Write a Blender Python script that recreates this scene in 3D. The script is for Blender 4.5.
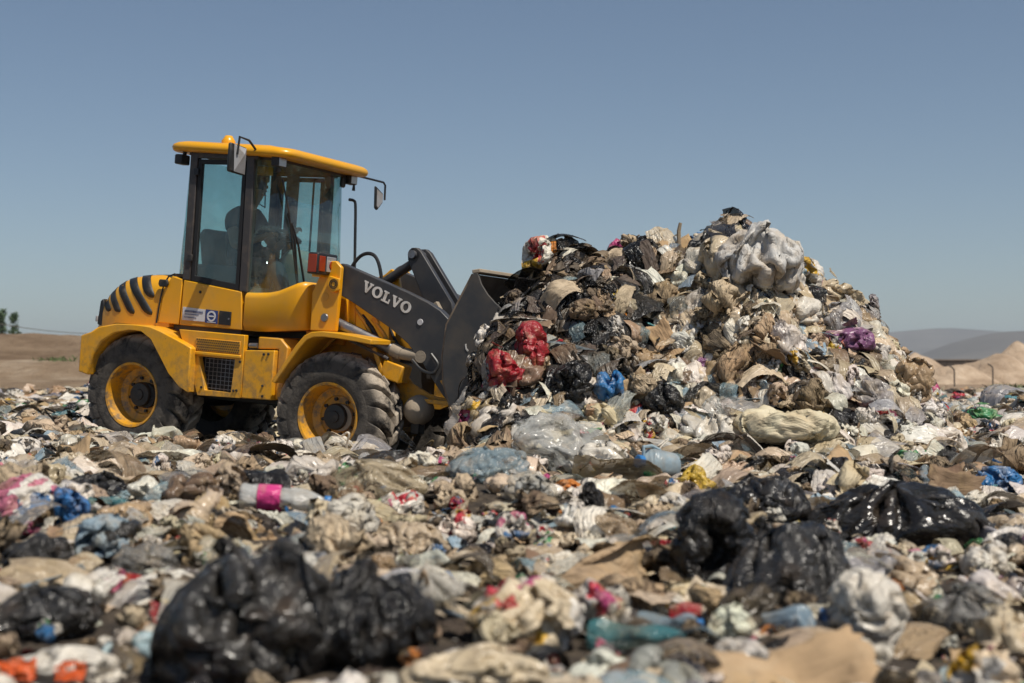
import bpy, bmesh, math, random
import numpy as np
from mathutils import Vector, Matrix, Euler, Quaternion

for o in list(bpy.data.objects):
    bpy.data.objects.remove(o)
SC = bpy.context.scene
COL = SC.collection
R = math.radians

# ------------------------------------------------------------------ camera
CAM_Z = 0.9
FPX, CX, CY, HORIZON = 1422.0, 512.0, 341.5, 370.0
PITCH = math.atan((HORIZON - CY) / FPX)
cam = bpy.data.cameras.new('camera')
cam.sensor_width = 36.0
cam.lens = FPX / 1024.0 * 36.0
cam.clip_start = 0.05
cam.clip_end = 40000.0
cam.dof.use_dof = True
cam.dof.focus_distance = 11.2
cam.dof.aperture_fstop = 2.5
cam_o = bpy.data.objects.new('camera', cam)
cam_o.location = (0, 0, CAM_Z)
cam_o.rotation_euler = (math.pi / 2 + PITCH, 0, 0)
COL.objects.link(cam_o)
SC.camera = cam_o

# ------------------------------------------------------------------ sky, sun, exposure
SUN_EL, SUN_AZ = R(60), R(47)          # azimuth from +X (picture right) towards the camera
SUNV = Vector((math.cos(SUN_EL) * math.cos(SUN_AZ), -math.cos(SUN_EL) * math.sin(SUN_AZ), math.sin(SUN_EL)))
world = bpy.data.worlds.new('World')
SC.world = world
world.use_nodes = True
wn, wl = world.node_tree.nodes, world.node_tree.links
bg = wn['Background']
sky = wn.new('ShaderNodeTexSky')
sky.sky_type = 'NISHITA'
sky.sun_disc = False
sky.sun_elevation = SUN_EL
sky.sun_rotation = math.atan2(SUNV.x, SUNV.y)
sky.altitude = 1200.0
sky.air_density = 1.0
sky.dust_density = 0.7
sky.ozone_density = 1.5
tint = wn.new('ShaderNodeMix')
tint.data_type = 'RGBA'
tint.blend_type = 'MULTIPLY'
tint.inputs[0].default_value = 1.0
tint.inputs[7].default_value = (.95, .955, .94, 1)
hsv = wn.new('ShaderNodeHueSaturation')
hsv.inputs['Saturation'].default_value = .96
wl.new(sky.outputs[0], hsv.inputs['Color'])
wl.new(hsv.outputs[0], tint.inputs[6])
wl.new(tint.outputs[2], bg.inputs['Color'])
bg.inputs['Strength'].default_value = 0.081
sun = bpy.data.lights.new('sun', 'SUN')
sun.energy = 4.9
sun.angle = R(0.53)
sun.color = (1.0, 0.935, 0.83)
sun_o = bpy.data.objects.new('sun', sun)
sun_o.rotation_euler = SUNV.to_track_quat('Z', 'Y').to_euler()
COL.objects.link(sun_o)
SC.view_settings.view_transform = 'Standard'
SC.view_settings.look = 'None'
SC.view_settings.exposure = 0.0
SC.view_settings.gamma = 1.0
SC.view_settings.use_curve_mapping = False
SC.render.engine = 'CYCLES'
SC.cycles.use_denoising = True
SC.cycles.max_bounces = 8
SC.cycles.transparent_max_bounces = 12
SC.cycles.caustics_reflective = False
SC.cycles.caustics_refractive = False


def ray(px, py):
    a, b = (px - CX) / FPX, (CY - py) / FPX
    c, s = math.cos(PITCH), math.sin(PITCH)
    return Vector((a, c - b * s, s + b * c))


def at(px, py, Y):
    """the point at distance Y straight ahead on the line of sight through a pixel"""
    d = ray(px, py)
    return Vector((0, 0, CAM_Z)) + d * (Y / d.y)


def to_px(p):
    c, s = math.cos(PITCH), math.sin(PITCH)
    z = p[2] - CAM_Z
    y2, z2 = p[1] * c + z * s, -p[1] * s + z * c
    return CX + FPX * p[0] / y2, CY - FPX * z2 / y2


# ------------------------------------------------------------------ materials
def nodes_of(name):
    m = bpy.data.materials.new(name)
    m.use_nodes = True
    nt = m.node_tree
    return m, nt.nodes, nt.links, nt.nodes['Principled BSDF']


def nd(n, kind, **kw):
    o = n.new(kind)
    for k, v in kw.items():
        setattr(o, k, v)
    return o


def mixrgb(n, l, fac, a, b, mode='MIX'):
    m = nd(n, 'ShaderNodeMix', data_type='RGBA', blend_type=mode)
    for i, v in ((0, fac), (6, a), (7, b)):
        if hasattr(v, 'is_output'):
            l.new(v, m.inputs[i])
        elif i == 0:
            m.inputs[0].default_value = v
        else:
            m.inputs[i].default_value = (*v[:3], 1)
    return m.outputs[2]


def noise(n, l, scale, detail=4, rough=.55, vec=None, typ=None, dist=0.0):
    t = nd(n, 'ShaderNodeTexNoise')
    if typ:
        t.noise_type = typ
    t.inputs['Scale'].default_value = scale
    t.inputs['Detail'].default_value = detail
    t.inputs['Roughness'].default_value = rough
    t.inputs['Distortion'].default_value = dist
    if vec:
        l.new(vec, t.inputs['Vector'])
    return t.outputs[0]


def ramp(n, l, src, stops, interp='LINEAR'):
    r = nd(n, 'ShaderNodeValToRGB')
    r.color_ramp.interpolation = interp
    e = r.color_ramp.elements
    while len(e) < len(stops):
        e.new(0.5)
    for k, (p, c) in enumerate(stops):
        e[k].position = p
        e[k].color = (*c, 1) if len(c) == 3 else c
    l.new(src, r.inputs[0])
    return r.outputs[0]


def bw(a, b):
    return [(a, (0, 0, 0)), (b, (1, 1, 1))]


def bump(n, l, src, strength, dist, bs, prev=None):
    b = nd(n, 'ShaderNodeBump')
    b.inputs['Strength'].default_value = strength
    b.inputs['Distance'].default_value = dist
    l.new(src, b.inputs['Height'])
    if prev:
        l.new(prev, b.inputs['Normal'])
    l.new(b.outputs[0], bs.inputs['Normal'])
    return b.outputs[0]


def mat_simple(name, col, rough=.5, metal=0.0, dirt=0.0, dirt_col=(.30, .22, .14), scale=6.0, bmp=0.0, coat=0.0):
    m, n, l, b = nodes_of(name)
    co = nd(n, 'ShaderNodeTexCoord').outputs['Object']
    base = col
    if dirt > 0:
        f1 = noise(n, l, scale, 6, .62, co)
        f2 = ramp(n, l, f1, bw(.62 - dirt * .38, .80))
        base = mixrgb(n, l, f2, col, dirt_col)
        rr = nd(n, 'ShaderNodeMapRange')
        l.new(f2, rr.inputs[0])
        rr.inputs[3].default_value = rough
        rr.inputs[4].default_value = .85
        l.new(rr.outputs[0], b.inputs['Roughness'])
        l.new(base, b.inputs['Base Color'])
    else:
        b.inputs['Base Color'].default_value = (*col, 1)
        b.inputs['Roughness'].default_value = rough
    b.inputs['Metallic'].default_value = metal
    if coat:
        b.inputs['Coat Weight'].default_value = coat
        b.inputs['Coat Roughness'].default_value = .15
    if bmp:
        bump(n, l, noise(n, l, scale * 6, 5, .6, co), bmp, .01, b)
    return m


def tint_node(n):
    t = nd(n, 'ShaderNodeAttribute')
    t.attribute_type = 'INSTANCER'
    t.attribute_name = 'tint'
    return t.outputs['Color']


DUST = (.43, .325, .21)


def mat_waste(name, rough=.4, dust=.5, creases=.5, trans=0.0, cell=0.0, clear=0.0, fine=26.0, spec=.5, dustcol=None):
    """plastic film, cloth or paper that takes its own colour from the object's tint, with dust and stains of its own"""
    m, n, l, b = nodes_of(name)
    co = nd(n, 'ShaderNodeTexCoord').outputs['Object']
    info = nd(n, 'ShaderNodeObjectInfo')
    off = nd(n, 'ShaderNodeVectorMath', operation='MULTIPLY_ADD')
    comb = nd(n, 'ShaderNodeCombineXYZ')
    for i in range(3):
        l.new(info.outputs['Random'], comb.inputs[i])
    l.new(comb.outputs[0], off.inputs[0])
    off.inputs[1].default_value = (37, 91, 53)
    l.new(co, off.inputs[2])
    v = off.outputs[0]
    col = tint_node(n)
    if cell > 0:                                            # printed packaging: coloured fields
        vo = nd(n, 'ShaderNodeTexVoronoi')
        vo.inputs['Scale'].default_value = cell
        wob_ = nd(n, 'ShaderNodeTexNoise')
        wob_.inputs['Scale'].default_value = 3.0
        l.new(v, wob_.inputs['Vector'])
        vm = nd(n, 'ShaderNodeVectorMath', operation='ADD')
        l.new(v, vm.inputs[0])
        l.new(wob_.outputs[1], vm.inputs[1])
        l.new(vm.outputs[0], vo.inputs['Vector'])
        sep = nd(n, 'ShaderNodeSeparateColor')
        l.new(vo.outputs['Color'], sep.inputs[0])
        pal = ramp(n, l, sep.outputs[0], [(0, (.62, .58, .52)), (.30, (.62, .58, .52)), (.36, (.50, .03, .05)), (.50, (.66, .62, .56)),
                                          (.60, (.05, .16, .34)), (.68, (.64, .60, .54)), (.78, (.62, .36, .03)), (.86, (.07, .26, .10)), (.92, (.45, .06, .18))], 'CONSTANT')
        fld = ramp(n, l, sep.outputs[1], bw(.44, .46))
        col = mixrgb(n, l, fld, col, pal)
    grime = noise(n, l, 2.6, 7, .66, v)
    g = ramp(n, l, grime, bw(.66 - .34 * dust, .84 - .16 * dust))
    yl = ramp(n, l, noise(n, l, 1.9, 5, .6, v), [(.52, (0, 0, 0)), (.72, (.45, .45, .45))])
    col = mixrgb(n, l, yl, col, (.42, .30, .13) if not dustcol else dustcol)
    col2 = mixrgb(n, l, g, col, dustcol or DUST)
    st = noise(n, l, 3.2, 5, .6, v)
    s2 = ramp(n, l, st, bw(.56, .76))
    sm = nd(n, 'ShaderNodeMath', operation='MULTIPLY')
    l.new(s2, sm.inputs[0])
    sm.inputs[1].default_value = .45 + .4 * dust
    col3 = mixrgb(n, l, sm.outputs[0], col2, (.085, .055, .032))
    l.new(col3, b.inputs['Base Color'])
    rr = nd(n, 'ShaderNodeMapRange')
    l.new(g, rr.inputs[0])
    rr.inputs[3].default_value = rough
    rr.inputs[4].default_value = min(.9, rough + .25)
    l.new(rr.outputs[0], b.inputs['Roughness'])
    b.inputs['Specular IOR Level'].default_value = spec
    st1 = nd(n, 'ShaderNodeMapping')
    st1.inputs['Scale'].default_value = (1.6, 6.5, 3.0)
    st1.inputs['Rotation'].default_value = (.3, .2, .5)
    l.new(v, st1.inputs['Vector'])
    pr0 = bump(n, l, noise(n, l, 1.0, 4, .5, st1.outputs[0], None, 1.2), creases, .09, b)
    pr = bump(n, l, noise(n, l, 4.0, 3, .5, v, 'RIDGED_MULTIFRACTAL', .5), creases * .55, .045, b, pr0)
    bump(n, l, noise(n, l, fine, 3, .6, v), creases * .3, .010, b, pr)
    out = n['Material Output']
    if trans > 0:
        tr = nd(n, 'ShaderNodeBsdfTranslucent')
        l.new(col3, tr.inputs[0])
        mx = nd(n, 'ShaderNodeMixShader')
        mx.inputs[0].default_value = trans
        l.new(b.outputs[0], mx.inputs[1])
        l.new(tr.outputs[0], mx.inputs[2])
        l.new(mx.outputs[0], out.inputs[0])
    if clear > 0:
        tr = nd(n, 'ShaderNodeBsdfTransparent')
        tr.inputs[0].default_value = (.92, .92, .90, 1)
        mx = nd(n, 'ShaderNodeMixShader')
        cf = nd(n, 'ShaderNodeMapRange')
        l.new(g, cf.inputs[0])
        cf.inputs[3].default_value = clear
        cf.inputs[4].default_value = clear * .25
        l.new(cf.outputs[0], mx.inputs[0])
        l.new(b.outputs[0], mx.inputs[1])
        l.new(tr.outputs[0], mx.inputs[2])
        l.new(mx.outputs[0], out.inputs[0])
    return m


def mat_glass(name, tintc, refl=.12):
    m, n, l, b = nodes_of(name)
    n.remove(b)
    tr = nd(n, 'ShaderNodeBsdfTransparent')
    tr.inputs[0].default_value = (*tintc, 1)
    gl = nd(n, 'ShaderNodeBsdfGlossy')
    gl.inputs['Roughness'].default_value = .04
    gl.inputs['Color'].default_value = (.85, .9, .9, 1)
    fr = nd(n, 'ShaderNodeLayerWeight')
    fr.inputs[0].default_value = .5
    pw = nd(n, 'ShaderNodeMath', operation='POWER')
    l.new(fr.outputs['Facing'], pw.inputs[0])
    pw.inputs[1].default_value = 3.0
    mx = nd(n, 'ShaderNodeMixShader')
    ad = nd(n, 'ShaderNodeMath', operation='MULTIPLY_ADD')
    l.new(pw.outputs[0], ad.inputs[0])
    ad.inputs[1].default_value = .5
    ad.inputs[2].default_value = refl
    l.new(ad.outputs[0], mx.inputs[0])
    l.new(tr.outputs[0], mx.inputs[1])
    l.new(gl.outputs[0], mx.inputs[2])
    # dried dust and smears on the pane
    co = nd(n, 'ShaderNodeTexCoord').outputs['Object']
    df = nd(n, 'ShaderNodeBsdfDiffuse')
    df.inputs[0].default_value = (.50, .46, .40, 1)
    sm = ramp(n, l, noise(n, l, 3.0, 8, .7, co), [(.40, (.015, .015, .015)), (.72, (.09, .09, .09))])
    m3 = nd(n, 'ShaderNodeMixShader')
    l.new(sm, m3.inputs[0])
    l.new(mx.outputs[0], m3.inputs[1])
    l.new(df.outputs[0], m3.inputs[2])
    l.new(m3.outputs[0], n['Material Output'].inputs[0])
    return m


M = {}
def mat_paint(name, col, dust, splash):
    """machine paint: thin dust everywhere, mud splashes low down, faded patches, small chips"""
    m, n, l, b = nodes_of(name)
    co = nd(n, 'ShaderNodeTexCoord').outputs['Object']
    fade = ramp(n, l, noise(n, l, 1.4, 5, .6, co), bw(.35, .75))
    c = mixrgb(n, l, fade, col, tuple(x * y for x, y in zip(col, (.86, .92, 1.6))))
    du = ramp(n, l, noise(n, l, 3.5, 8, .7, co), bw(.60 - .3 * dust, .86))
    mu = nd(n, 'ShaderNodeMath', operation='MULTIPLY')
    l.new(du, mu.inputs[0])
    mu.inputs[1].default_value = .55
    c = mixrgb(n, l, mu.outputs[0], c, (.44, .29, .12))
    sep = nd(n, 'ShaderNodeSeparateXYZ')
    l.new(co, sep.inputs[0])
    hgt = nd(n, 'ShaderNodeMapRange')
    l.new(sep.outputs[2], hgt.inputs[0])
    hgt.inputs[1].default_value, hgt.inputs[2].default_value = 1.25, .55
    hgt.inputs[3].default_value, hgt.inputs[4].default_value = .0, splash
    sp = ramp(n, l, noise(n, l, 11.0, 8, .72, co), bw(.46, .62))
    m2 = nd(n, 'ShaderNodeMath', operation='MULTIPLY')
    l.new(sp, m2.inputs[0])
    l.new(hgt.outputs[0], m2.inputs[1])
    c = mixrgb(n, l, m2.outputs[0], c, (.20, .135, .075))
    ch = ramp(n, l, noise(n, l, 38.0, 4, .6, co), bw(.73, .76))
    c = mixrgb(n, l, ch, c, (.12, .07, .03))
    l.new(c, b.inputs['Base Color'])
    rr = nd(n, 'ShaderNodeMapRange')
    l.new(du, rr.inputs[0])
    rr.inputs[3].default_value, rr.inputs[4].default_value = .32, .75
    l.new(rr.outputs[0], b.inputs['Roughness'])
    b.inputs['Coat Weight'].default_value = .12
    b.inputs['Coat Roughness'].default_value = .2
    return m


M['yellow'] = mat_paint('loader_paint', (.80, .365, .005), .5, .75)
M['yellow_dirty'] = mat_paint('loader_paint_dirty', (.70, .31, .005), .8, 1.0)
M['grey_paint'] = mat_simple('lift_arm_paint', (.040, .040, .043), .42, 0, .45, (.085, .075, .065), 4.0, .04)
M['bucket_steel'] = mat_simple('bucket_paint', (.045, .045, .047), .5, 0, .6, (.11, .09, .07), 5.0, .08)
M['bucket_worn'] = mat_simple('bucket_inside_rust', (.16, .10, .065), .65, .2, .8, (.32, .26, .19), 7.0, .12)
M['black'] = mat_simple('black_trim', (.016, .016, .017), .45, 0, .3, (.10, .08, .06), 8.0)
M['frame'] = mat_simple('cab_frame_paint', (.055, .048, .046), .5, 0, .35, (.14, .11, .085), 8.0)
M['seal'] = mat_simple('rubber_seal', (.012, .012, .013), .7)
M['steel'] = mat_simple('worn_steel', (.26, .26, .27), .36, .8, .5, (.18, .14, .10), 9.0)
M['muddy'] = mat_simple('muddy_metal', (.30, .25, .19), .75, 0, .8, (.40, .32, .23), 9.0, .3)
M['lamp_clear'] = mat_simple('lamp_lens', (.42, .44, .46), .15, .35)
M['amber'] = mat_simple('amber_lens', (.30, .035, .008), .25)
M['mirror'] = mat_simple('mirror_back', (.34, .34, .35), .45, 0, .4, (.25, .2, .15), 10.0)
M['sticker'] = mat_simple('sticker_white', (.62, .63, .66), .5, 0, .2)
M['sticker_blue'] = mat_simple('sticker_blue', (.03, .055, .20), .5)
M['letter'] = mat_simple('letter_white', (.68, .66, .63), .5, 0, .35, (.3, .26, .2), 14.0)
M['ink'] = mat_simple('sticker_ink', (.12, .14, .24), .6)
M['cabin'] = mat_simple('cabin_plastic', (.10, .105, .11), .6)
M['console'] = mat_simple('console_plastic', (.33, .36, .36), .6, 0, .2)
M['skin'] = mat_simple('skin', (.34, .18, .115), .55)
M['hair'] = mat_simple('hair', (.02, .016, .013), .6)
M['shirt'] = mat_simple('dark_shirt', (.018, .020, .026), .85)
M['trousers'] = mat_simple('trousers', (.05, .065, .09), .85)
M['glass'] = mat_glass('tinted_glass', (.81, .93, .915), .06)
M['wood'] = mat_simple('weathered_wood', (.33, .25, .16), .8, 0, .5, (.2, .15, .1), 20.0, .2)


def mat_tyre():
    m, n, l, b = nodes_of('tyre_rubber')
    co = nd(n, 'ShaderNodeTexCoord').outputs['Object']
    f = ramp(n, l, noise(n, l, 7.0, 7, .68, co), bw(.38, .54))
    sep = nd(n, 'ShaderNodeSeparateXYZ')
    l.new(co, sep.inputs[0])
    rad = nd(n, 'ShaderNodeVectorMath', operation='LENGTH')
    cb = nd(n, 'ShaderNodeCombineXYZ')
    l.new(sep.outputs[0], cb.inputs[0])
    l.new(sep.outputs[2], cb.inputs[1])
    l.new(cb.outputs[0], rad.inputs[0])
    tr = nd(n, 'ShaderNodeMapRange')
    l.new(rad.outputs['Value'], tr.inputs[0])
    tr.inputs[1].default_value, tr.inputs[2].default_value = .45, .51
    tr.inputs[3].default_value, tr.inputs[4].default_value = .12, .95
    mu = nd(n, 'ShaderNodeMath', operation='MULTIPLY')
    l.new(f, mu.inputs[0])
    l.new(tr.outputs[0], mu.inputs[1])
    c = mixrgb(n, l, mu.outputs[0], (.028, .025, .023), (.46, .39, .31))   # caked dry mud on the tread
    l.new(c, b.inputs['Base Color'])
    b.inputs['Roughness'].default_value = .85
    bump(n, l, noise(n, l, 22.0, 6, .7, co), .6, .02, b)
    return m


M['tyre'] = mat_tyre()

# ------------------------------------------------------------------ mesh helpers
def link_mesh(name, me, parent=None, loc=None):
    o = bpy.data.objects.new(name, me)
    COL.objects.link(o)
    if parent:
        o.parent = parent
    if loc is not None:
        o.location = loc
    return o


def tag(o, label=None, cat=None, group=None, kind=None):
    for k, v in (('label', label), ('category', cat), ('group', group), ('kind', kind)):
        if v:
            o[k] = v
    return o


def empty(name, loc=(0, 0, 0)):
    o = bpy.data.objects.new(name, None)
    o.empty_display_size = .1
    o.location = loc
    COL.objects.link(o)
    return o


def curve(pts, k=6):
    """smooth path through the points"""
    P = [Vector(p) for p in pts]
    P = [P[0] * 2 - P[1]] + P + [P[-1] * 2 - P[-2]]
    out = []
    for i in range(1, len(P) - 2):
        a, b, c, d = P[i - 1:i + 3]
        for j in range(k):
            t = j / k
            out.append(.5 * (2 * b + (c - a) * t + (2 * a - 5 * b + 4 * c - d) * t * t + (3 * b - a - 3 * c + d) * t ** 3))
    return out + [P[-2]]


class MB:
    def __init__(s):
        s.v, s.f = [], []

    def add(s, V, F):
        k = len(s.v)
        s.v += [tuple(p) for p in V]
        s.f += [tuple(i + k for i in f) for f in F]
        return s

    def box(s, c, d, rot=None):
        V = [Vector((sx * d[0] / 2, sy * d[1] / 2, sz * d[2] / 2)) for sx in (-1, 1) for sy in (-1, 1) for sz in (-1, 1)]
        if rot is not None:
            q = Euler(rot).to_matrix()
            V = [q @ p for p in V]
        V = [p + Vector(c) for p in V]
        return s.add(V, [(0, 1, 3, 2), (4, 6, 7, 5), (0, 4, 5, 1), (2, 3, 7, 6), (0, 2, 6, 4), (1, 5, 7, 3)])

    def prism(s, poly, y0, y1, axis=1):
        """polygon in the two other axes, extruded along axis from y0 to y1"""
        n = len(poly)

        def pt(a, b, y):
            return (a, y, b) if axis == 1 else ((y, a, b) if axis == 0 else (a, b, y))
        V = [pt(a, b, y0) for a, b in poly] + [pt(a, b, y1) for a, b in poly]
        F = [tuple(range(n)), tuple(range(2 * n - 1, n - 1, -1))]
        for i in range(n):
            j = (i + 1) % n
            F.append((j, i, n + i, n + j))
        return s.add(V, F)

    def ringprism(s, outer, inner, y0, y1):
        """frame between two outlines with as many points each (x,z), between y0 and y1"""
        n = len(outer)
        V = []
        for y in (y0, y1):
            V += [(a, y, b) for a, b in outer] + [(a, y, b) for a, b in inner]
        F = []
        for i in range(n):
            j = (i + 1) % n
            F.append((i, j, n + j, n + i))
            F.append((2 * n + i, 3 * n + i, 3 * n + j, 2 * n + j))
            F.append((j, i, 2 * n + i, 2 * n + j))
            F.append((n + i, n + j, 3 * n + j, 3 * n + i))
        return s.add(V, F)

    def tube(s, path, r, n=10, caps=True):
        P = [Vector(p) for p in path]
        rr = r if hasattr(r, '__len__') else [r] * len(P)
        V, F = [], []
        up = Vector((0, 0, 1))
        prev = None
        for i, p in enumerate(P):
            t = (P[min(i + 1, len(P) - 1)] - P[max(i - 1, 0)]).normalized()
            if prev is None:
                a = t.cross(up if abs(t.z) < .9 else Vector((1, 0, 0))).normalized()
            else:
                a = (prev - t * prev.dot(t)).normalized()
            prev = a
            b = t.cross(a)
            V += [p + (a * math.cos(2 * math.pi * k / n) + b * math.sin(2 * math.pi * k / n)) * rr[i] for k in range(n)]
        for i in range(len(P) - 1):
            for k in range(n):
                k2 = (k + 1) % n
                F.append((i * n + k, i * n + k2, (i + 1) * n + k2, (i + 1) * n + k))
        if caps:
            F.append(tuple(range(n - 1, -1, -1)))
            F.append(tuple((len(P) - 1) * n + k for k in range(n)))
        return s.add(V, F)

    def lathe(s, prof, n=48, axis='y', c=(0, 0, 0), closed=False):
        """prof: list of (radius, position along axis)"""
        V, F = [], []
        for r, y in prof:
            for k in range(n):
                a = 2 * math.pi * k / n
                if axis == 'y':
                    V.append((c[0] + r * math.cos(a), c[1] + y, c[2] + r * math.sin(a)))
                else:
                    V.append((c[0] + r * math.cos(a), c[1] + r * math.sin(a), c[2] + y))
        m = len(prof)
        for i in range(m if closed else m - 1):
            i2 = (i + 1) % m
            for k in range(n):
                k2 = (k + 1) % n
                F.append((i * n + k, i2 * n + k, i2 * n + k2, i * n + k2))
        return s.add(V, F)

    def build(s, name, mat, parent=None, loc=None, smooth=38, bevel=0.0, seg=2, recalc=True):
        me = bpy.data.meshes.new(name)
        me.from_pydata([tuple(p) for p in s.v], [], s.f)
        if recalc:
            bm = bmesh.new()
            bm.from_mesh(me)
            bmesh.ops.recalc_face_normals(bm, faces=bm.faces)
            bm.to_mesh(me)
            bm.free()
        if smooth:
            me.polygons.foreach_set('use_smooth', [True] * len(me.polygons))
            me.set_sharp_from_angle(angle=R(smooth))
        me.materials.append(mat)
        o = link_mesh(name, me, parent, loc)
        if bevel:
            b = o.modifiers.new('bevel', 'BEVEL')
            b.width = bevel
            b.segments = seg
            b.limit_method = 'ANGLE'
            b.angle_limit = R(35)
            b.harden_normals = False
        return o


def arc(cx, cz, r, a0, a1, n):
    return [(cx + r * math.cos(R(a0 + (a1 - a0) * i / n)), cz + r * math.sin(R(a0 + (a1 - a0) * i / n))) for i in range(n + 1)]
def ico(sub):
    bm=bmesh.new(); bmesh.ops.create_icosphere(bm,subdivisions=sub,radius=1.0)
    V=np.array([v.co[:] for v in bm.verts]); Fc=np.array([[v.index for v in f.verts] for f in bm.faces])
    bm.free(); return V,Fc
def gridmesh(n,m=None):
    m=m or n
    V=np.array([[i/(n-1)-.5,j/(m-1)-.5,0] for j in range(m) for i in range(n)],float)
    F=[]
    for j in range(m-1):
        for i in range(n-1):
            a=j*n+i
            if (i+j)%2: F+= [[a,a+1,a+n+1],[a,a+n+1,a+n]]
            else: F+= [[a,a+1,a+n],[a+1,a+n+1,a+n]]
    return V,np.array(F)
def topo(F):
    E=np.sort(np.concatenate([F[:,[0,1]],F[:,[1,2]],F[:,[2,0]]]),axis=1)
    opp=np.concatenate([F[:,2],F[:,0],F[:,1]])
    key=E[:,0].astype(np.int64)*1000000+E[:,1]
    o=np.argsort(key,kind='stable');k=key[o]
    uniq,first=np.unique(k,return_index=True)
    edges=E[o][first]
    same=np.nonzero(k[1:]==k[:-1])[0]
    bend=np.stack([opp[o][same],opp[o][same+1]],1)
    return edges,bend
class Cloth:
    def __init__(s,V,F,bendk=.15,stretch=1.0):
        s.x=V.copy();s.p=V.copy();s.F=F;s.n=len(V)
        e,b=topo(F)
        s.c=np.concatenate([e,b]);s.L=np.linalg.norm(V[s.c[:,0]]-V[s.c[:,1]],axis=1)*stretch
        s.k=np.concatenate([np.full(len(e),1.0),np.full(len(b),bendk)])
        s.ends=np.concatenate([s.c[:,0],s.c[:,1]])
        s.w=1.6/np.maximum(np.bincount(s.ends,weights=np.concatenate([s.k,s.k]),minlength=s.n),1e-6)
    def relax(s,it=3):
        a,b=s.c[:,0],s.c[:,1]
        for _ in range(it):
            d=s.x[a]-s.x[b];l=np.sqrt((d*d).sum(1))+1e-9
            m=(s.k*.5*(l-s.L)/l)[:,None]*d
            m2=np.concatenate([-m,m])
            for q in range(3):
                s.x[:,q]+=np.bincount(s.ends,weights=m2[:,q],minlength=s.n)*s.w
    def normals(s):
        f=s.F;n=np.cross(s.x[f[:,1]]-s.x[f[:,0]],s.x[f[:,2]]-s.x[f[:,0]])
        idx=f.ravel();w=np.repeat(n,3,axis=0)
        N=np.stack([np.bincount(idx,weights=w[:,q],minlength=s.n) for q in range(3)],1)
        return N/(np.linalg.norm(N,axis=1)[:,None]+1e-12)
def wob(P,rng,amp,f0,f1,n=14):
    k=rng.normal(0,1,(n,3));k/=np.linalg.norm(k,axis=1)[:,None];k*=rng.uniform(f0,f1,(n,1))
    ph=rng.uniform(0,6.28,n);dr=rng.normal(0,1,(n,3))
    return amp/math.sqrt(n)*(np.sin(P@k.T+ph)@dr)
def ridge(P,rng,f0,f1,n=5):
    o=np.zeros(len(P))
    Q=P+wob(P,rng,.35,2,5)
    for i in range(n):
        k=rng.normal(0,1,3);k*=rng.uniform(f0,f1)/np.linalg.norm(k)
        o=np.maximum(o,1-np.abs(np.sin(Q@k+rng.uniform(0,6.28)))*2.2)
    return o
def sim_bag(seed,sub=4,shrink=.72,flat=.55,items=6,neck=True,steps=60,bendk=.1,amp=.16,crease=.02,isz=(.12,.28),shape=(1,.85,.85),press=0.0,grav=.003):
    rng=np.random.default_rng(seed)
    V0,F=ico(sub)
    V=V0*np.array(shape)
    c=Cloth(V,F,bendk)
    c.x=V*shrink+wob(V,rng,amp,3,8)+wob(V,rng,amp*.35,9,20)
    S=rng.normal(0,1,(items,3));S/=np.linalg.norm(S,axis=1)[:,None]
    S*=rng.uniform(.15,.45,(items,1))*np.array([1,.85,.6]);S[:,2]-=.12
    R=rng.uniform(*isz,items)
    nd=np.array([rng.uniform(-.6,.6),rng.uniform(-.6,.6),1.]);nd/=np.linalg.norm(nd)
    dotn=V0@nd
    band=np.exp(-((dotn-.93)/.035)**2)[:,None]
    prev=c.x.copy();sh=np.array(shape)
    for t in range(steps):
        f=t/(steps-1)
        vel=(c.x-prev)*.8;prev=c.x.copy()
        c.x+=vel;c.x[:,2]-=grav
        if press: c.x+=c.normals()*press
        r=np.linalg.norm(c.x/sh,axis=1);sc=shrink*1.08
        over=r>sc
        c.x[over]*=(1-(.35*(1-sc/r[over])))[:,None]
        if neck:
            ax=(c.x@nd)[:,None]*nd
            c.x-=(c.x-ax)*band*.35
        for q in range(items):
            d=c.x-S[q];l=np.linalg.norm(d,axis=1);m=l<R[q]
            if m.any(): c.x[m]+= d[m]*((R[q]/np.maximum(l[m],1e-4)-1)*.6)[:,None]
        lo=c.x[:,2]<-flat; c.x[lo,2]=-flat+(c.x[lo,2]+flat)*.1
        c.relax(2)
    if crease: c.x+=c.normals()*(crease*ridge(V,rng,5,11))[:,None]
    return c.x,F
def sim_sheet(seed,n=46,aspect=1.0,comp=.7,amp=.12,steps=50,bendk=.1,height=.25,crease=.012):
    rng=np.random.default_rng(seed)
    m=max(8,int(n*aspect))
    V,F=gridmesh(n,m);V[:,1]*=aspect
    # ragged outline
    V[:,:2]*=1+.12*wob(V*[1,1,0],rng,1,3,9)[:,:2]
    c=Cloth(V,F,bendk)
    c.x=V*comp+wob(V,rng,amp,4,12)+wob(V,rng,amp*.4,14,34)
    prev=c.x.copy()
    for t in range(steps):
        vel=(c.x-prev)*.8;prev=c.x.copy()
        c.x+=vel;c.x[:,2]-=.002
        for q,a in ((0,.5),(1,.5*aspect)):
            a*=comp*1.08
            o=np.abs(c.x[:,q])>a
            c.x[o,q]=np.sign(c.x[o,q])*(a+(np.abs(c.x[o,q])-a)*.6)
        lo=c.x[:,2]<0;c.x[lo,2]*=.15
        hi=c.x[:,2]>height;c.x[hi,2]=height+(c.x[hi,2]-height)*.6
        c.relax(2)
    if crease: c.x+=c.normals()*(crease*ridge(V,rng,12,24))[:,None]
    return c.x,F

# ------------------------------------------------------------------ terrain: one function gives the height everywhere
_rng = np.random.default_rng(5)
_K = [(_rng.normal(0, 1, (9, 2)) * f, _rng.uniform(0, 6.28, 9), a) for f, a in ((.35, .10), (1.0, .06), (2.6, .045))]


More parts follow.
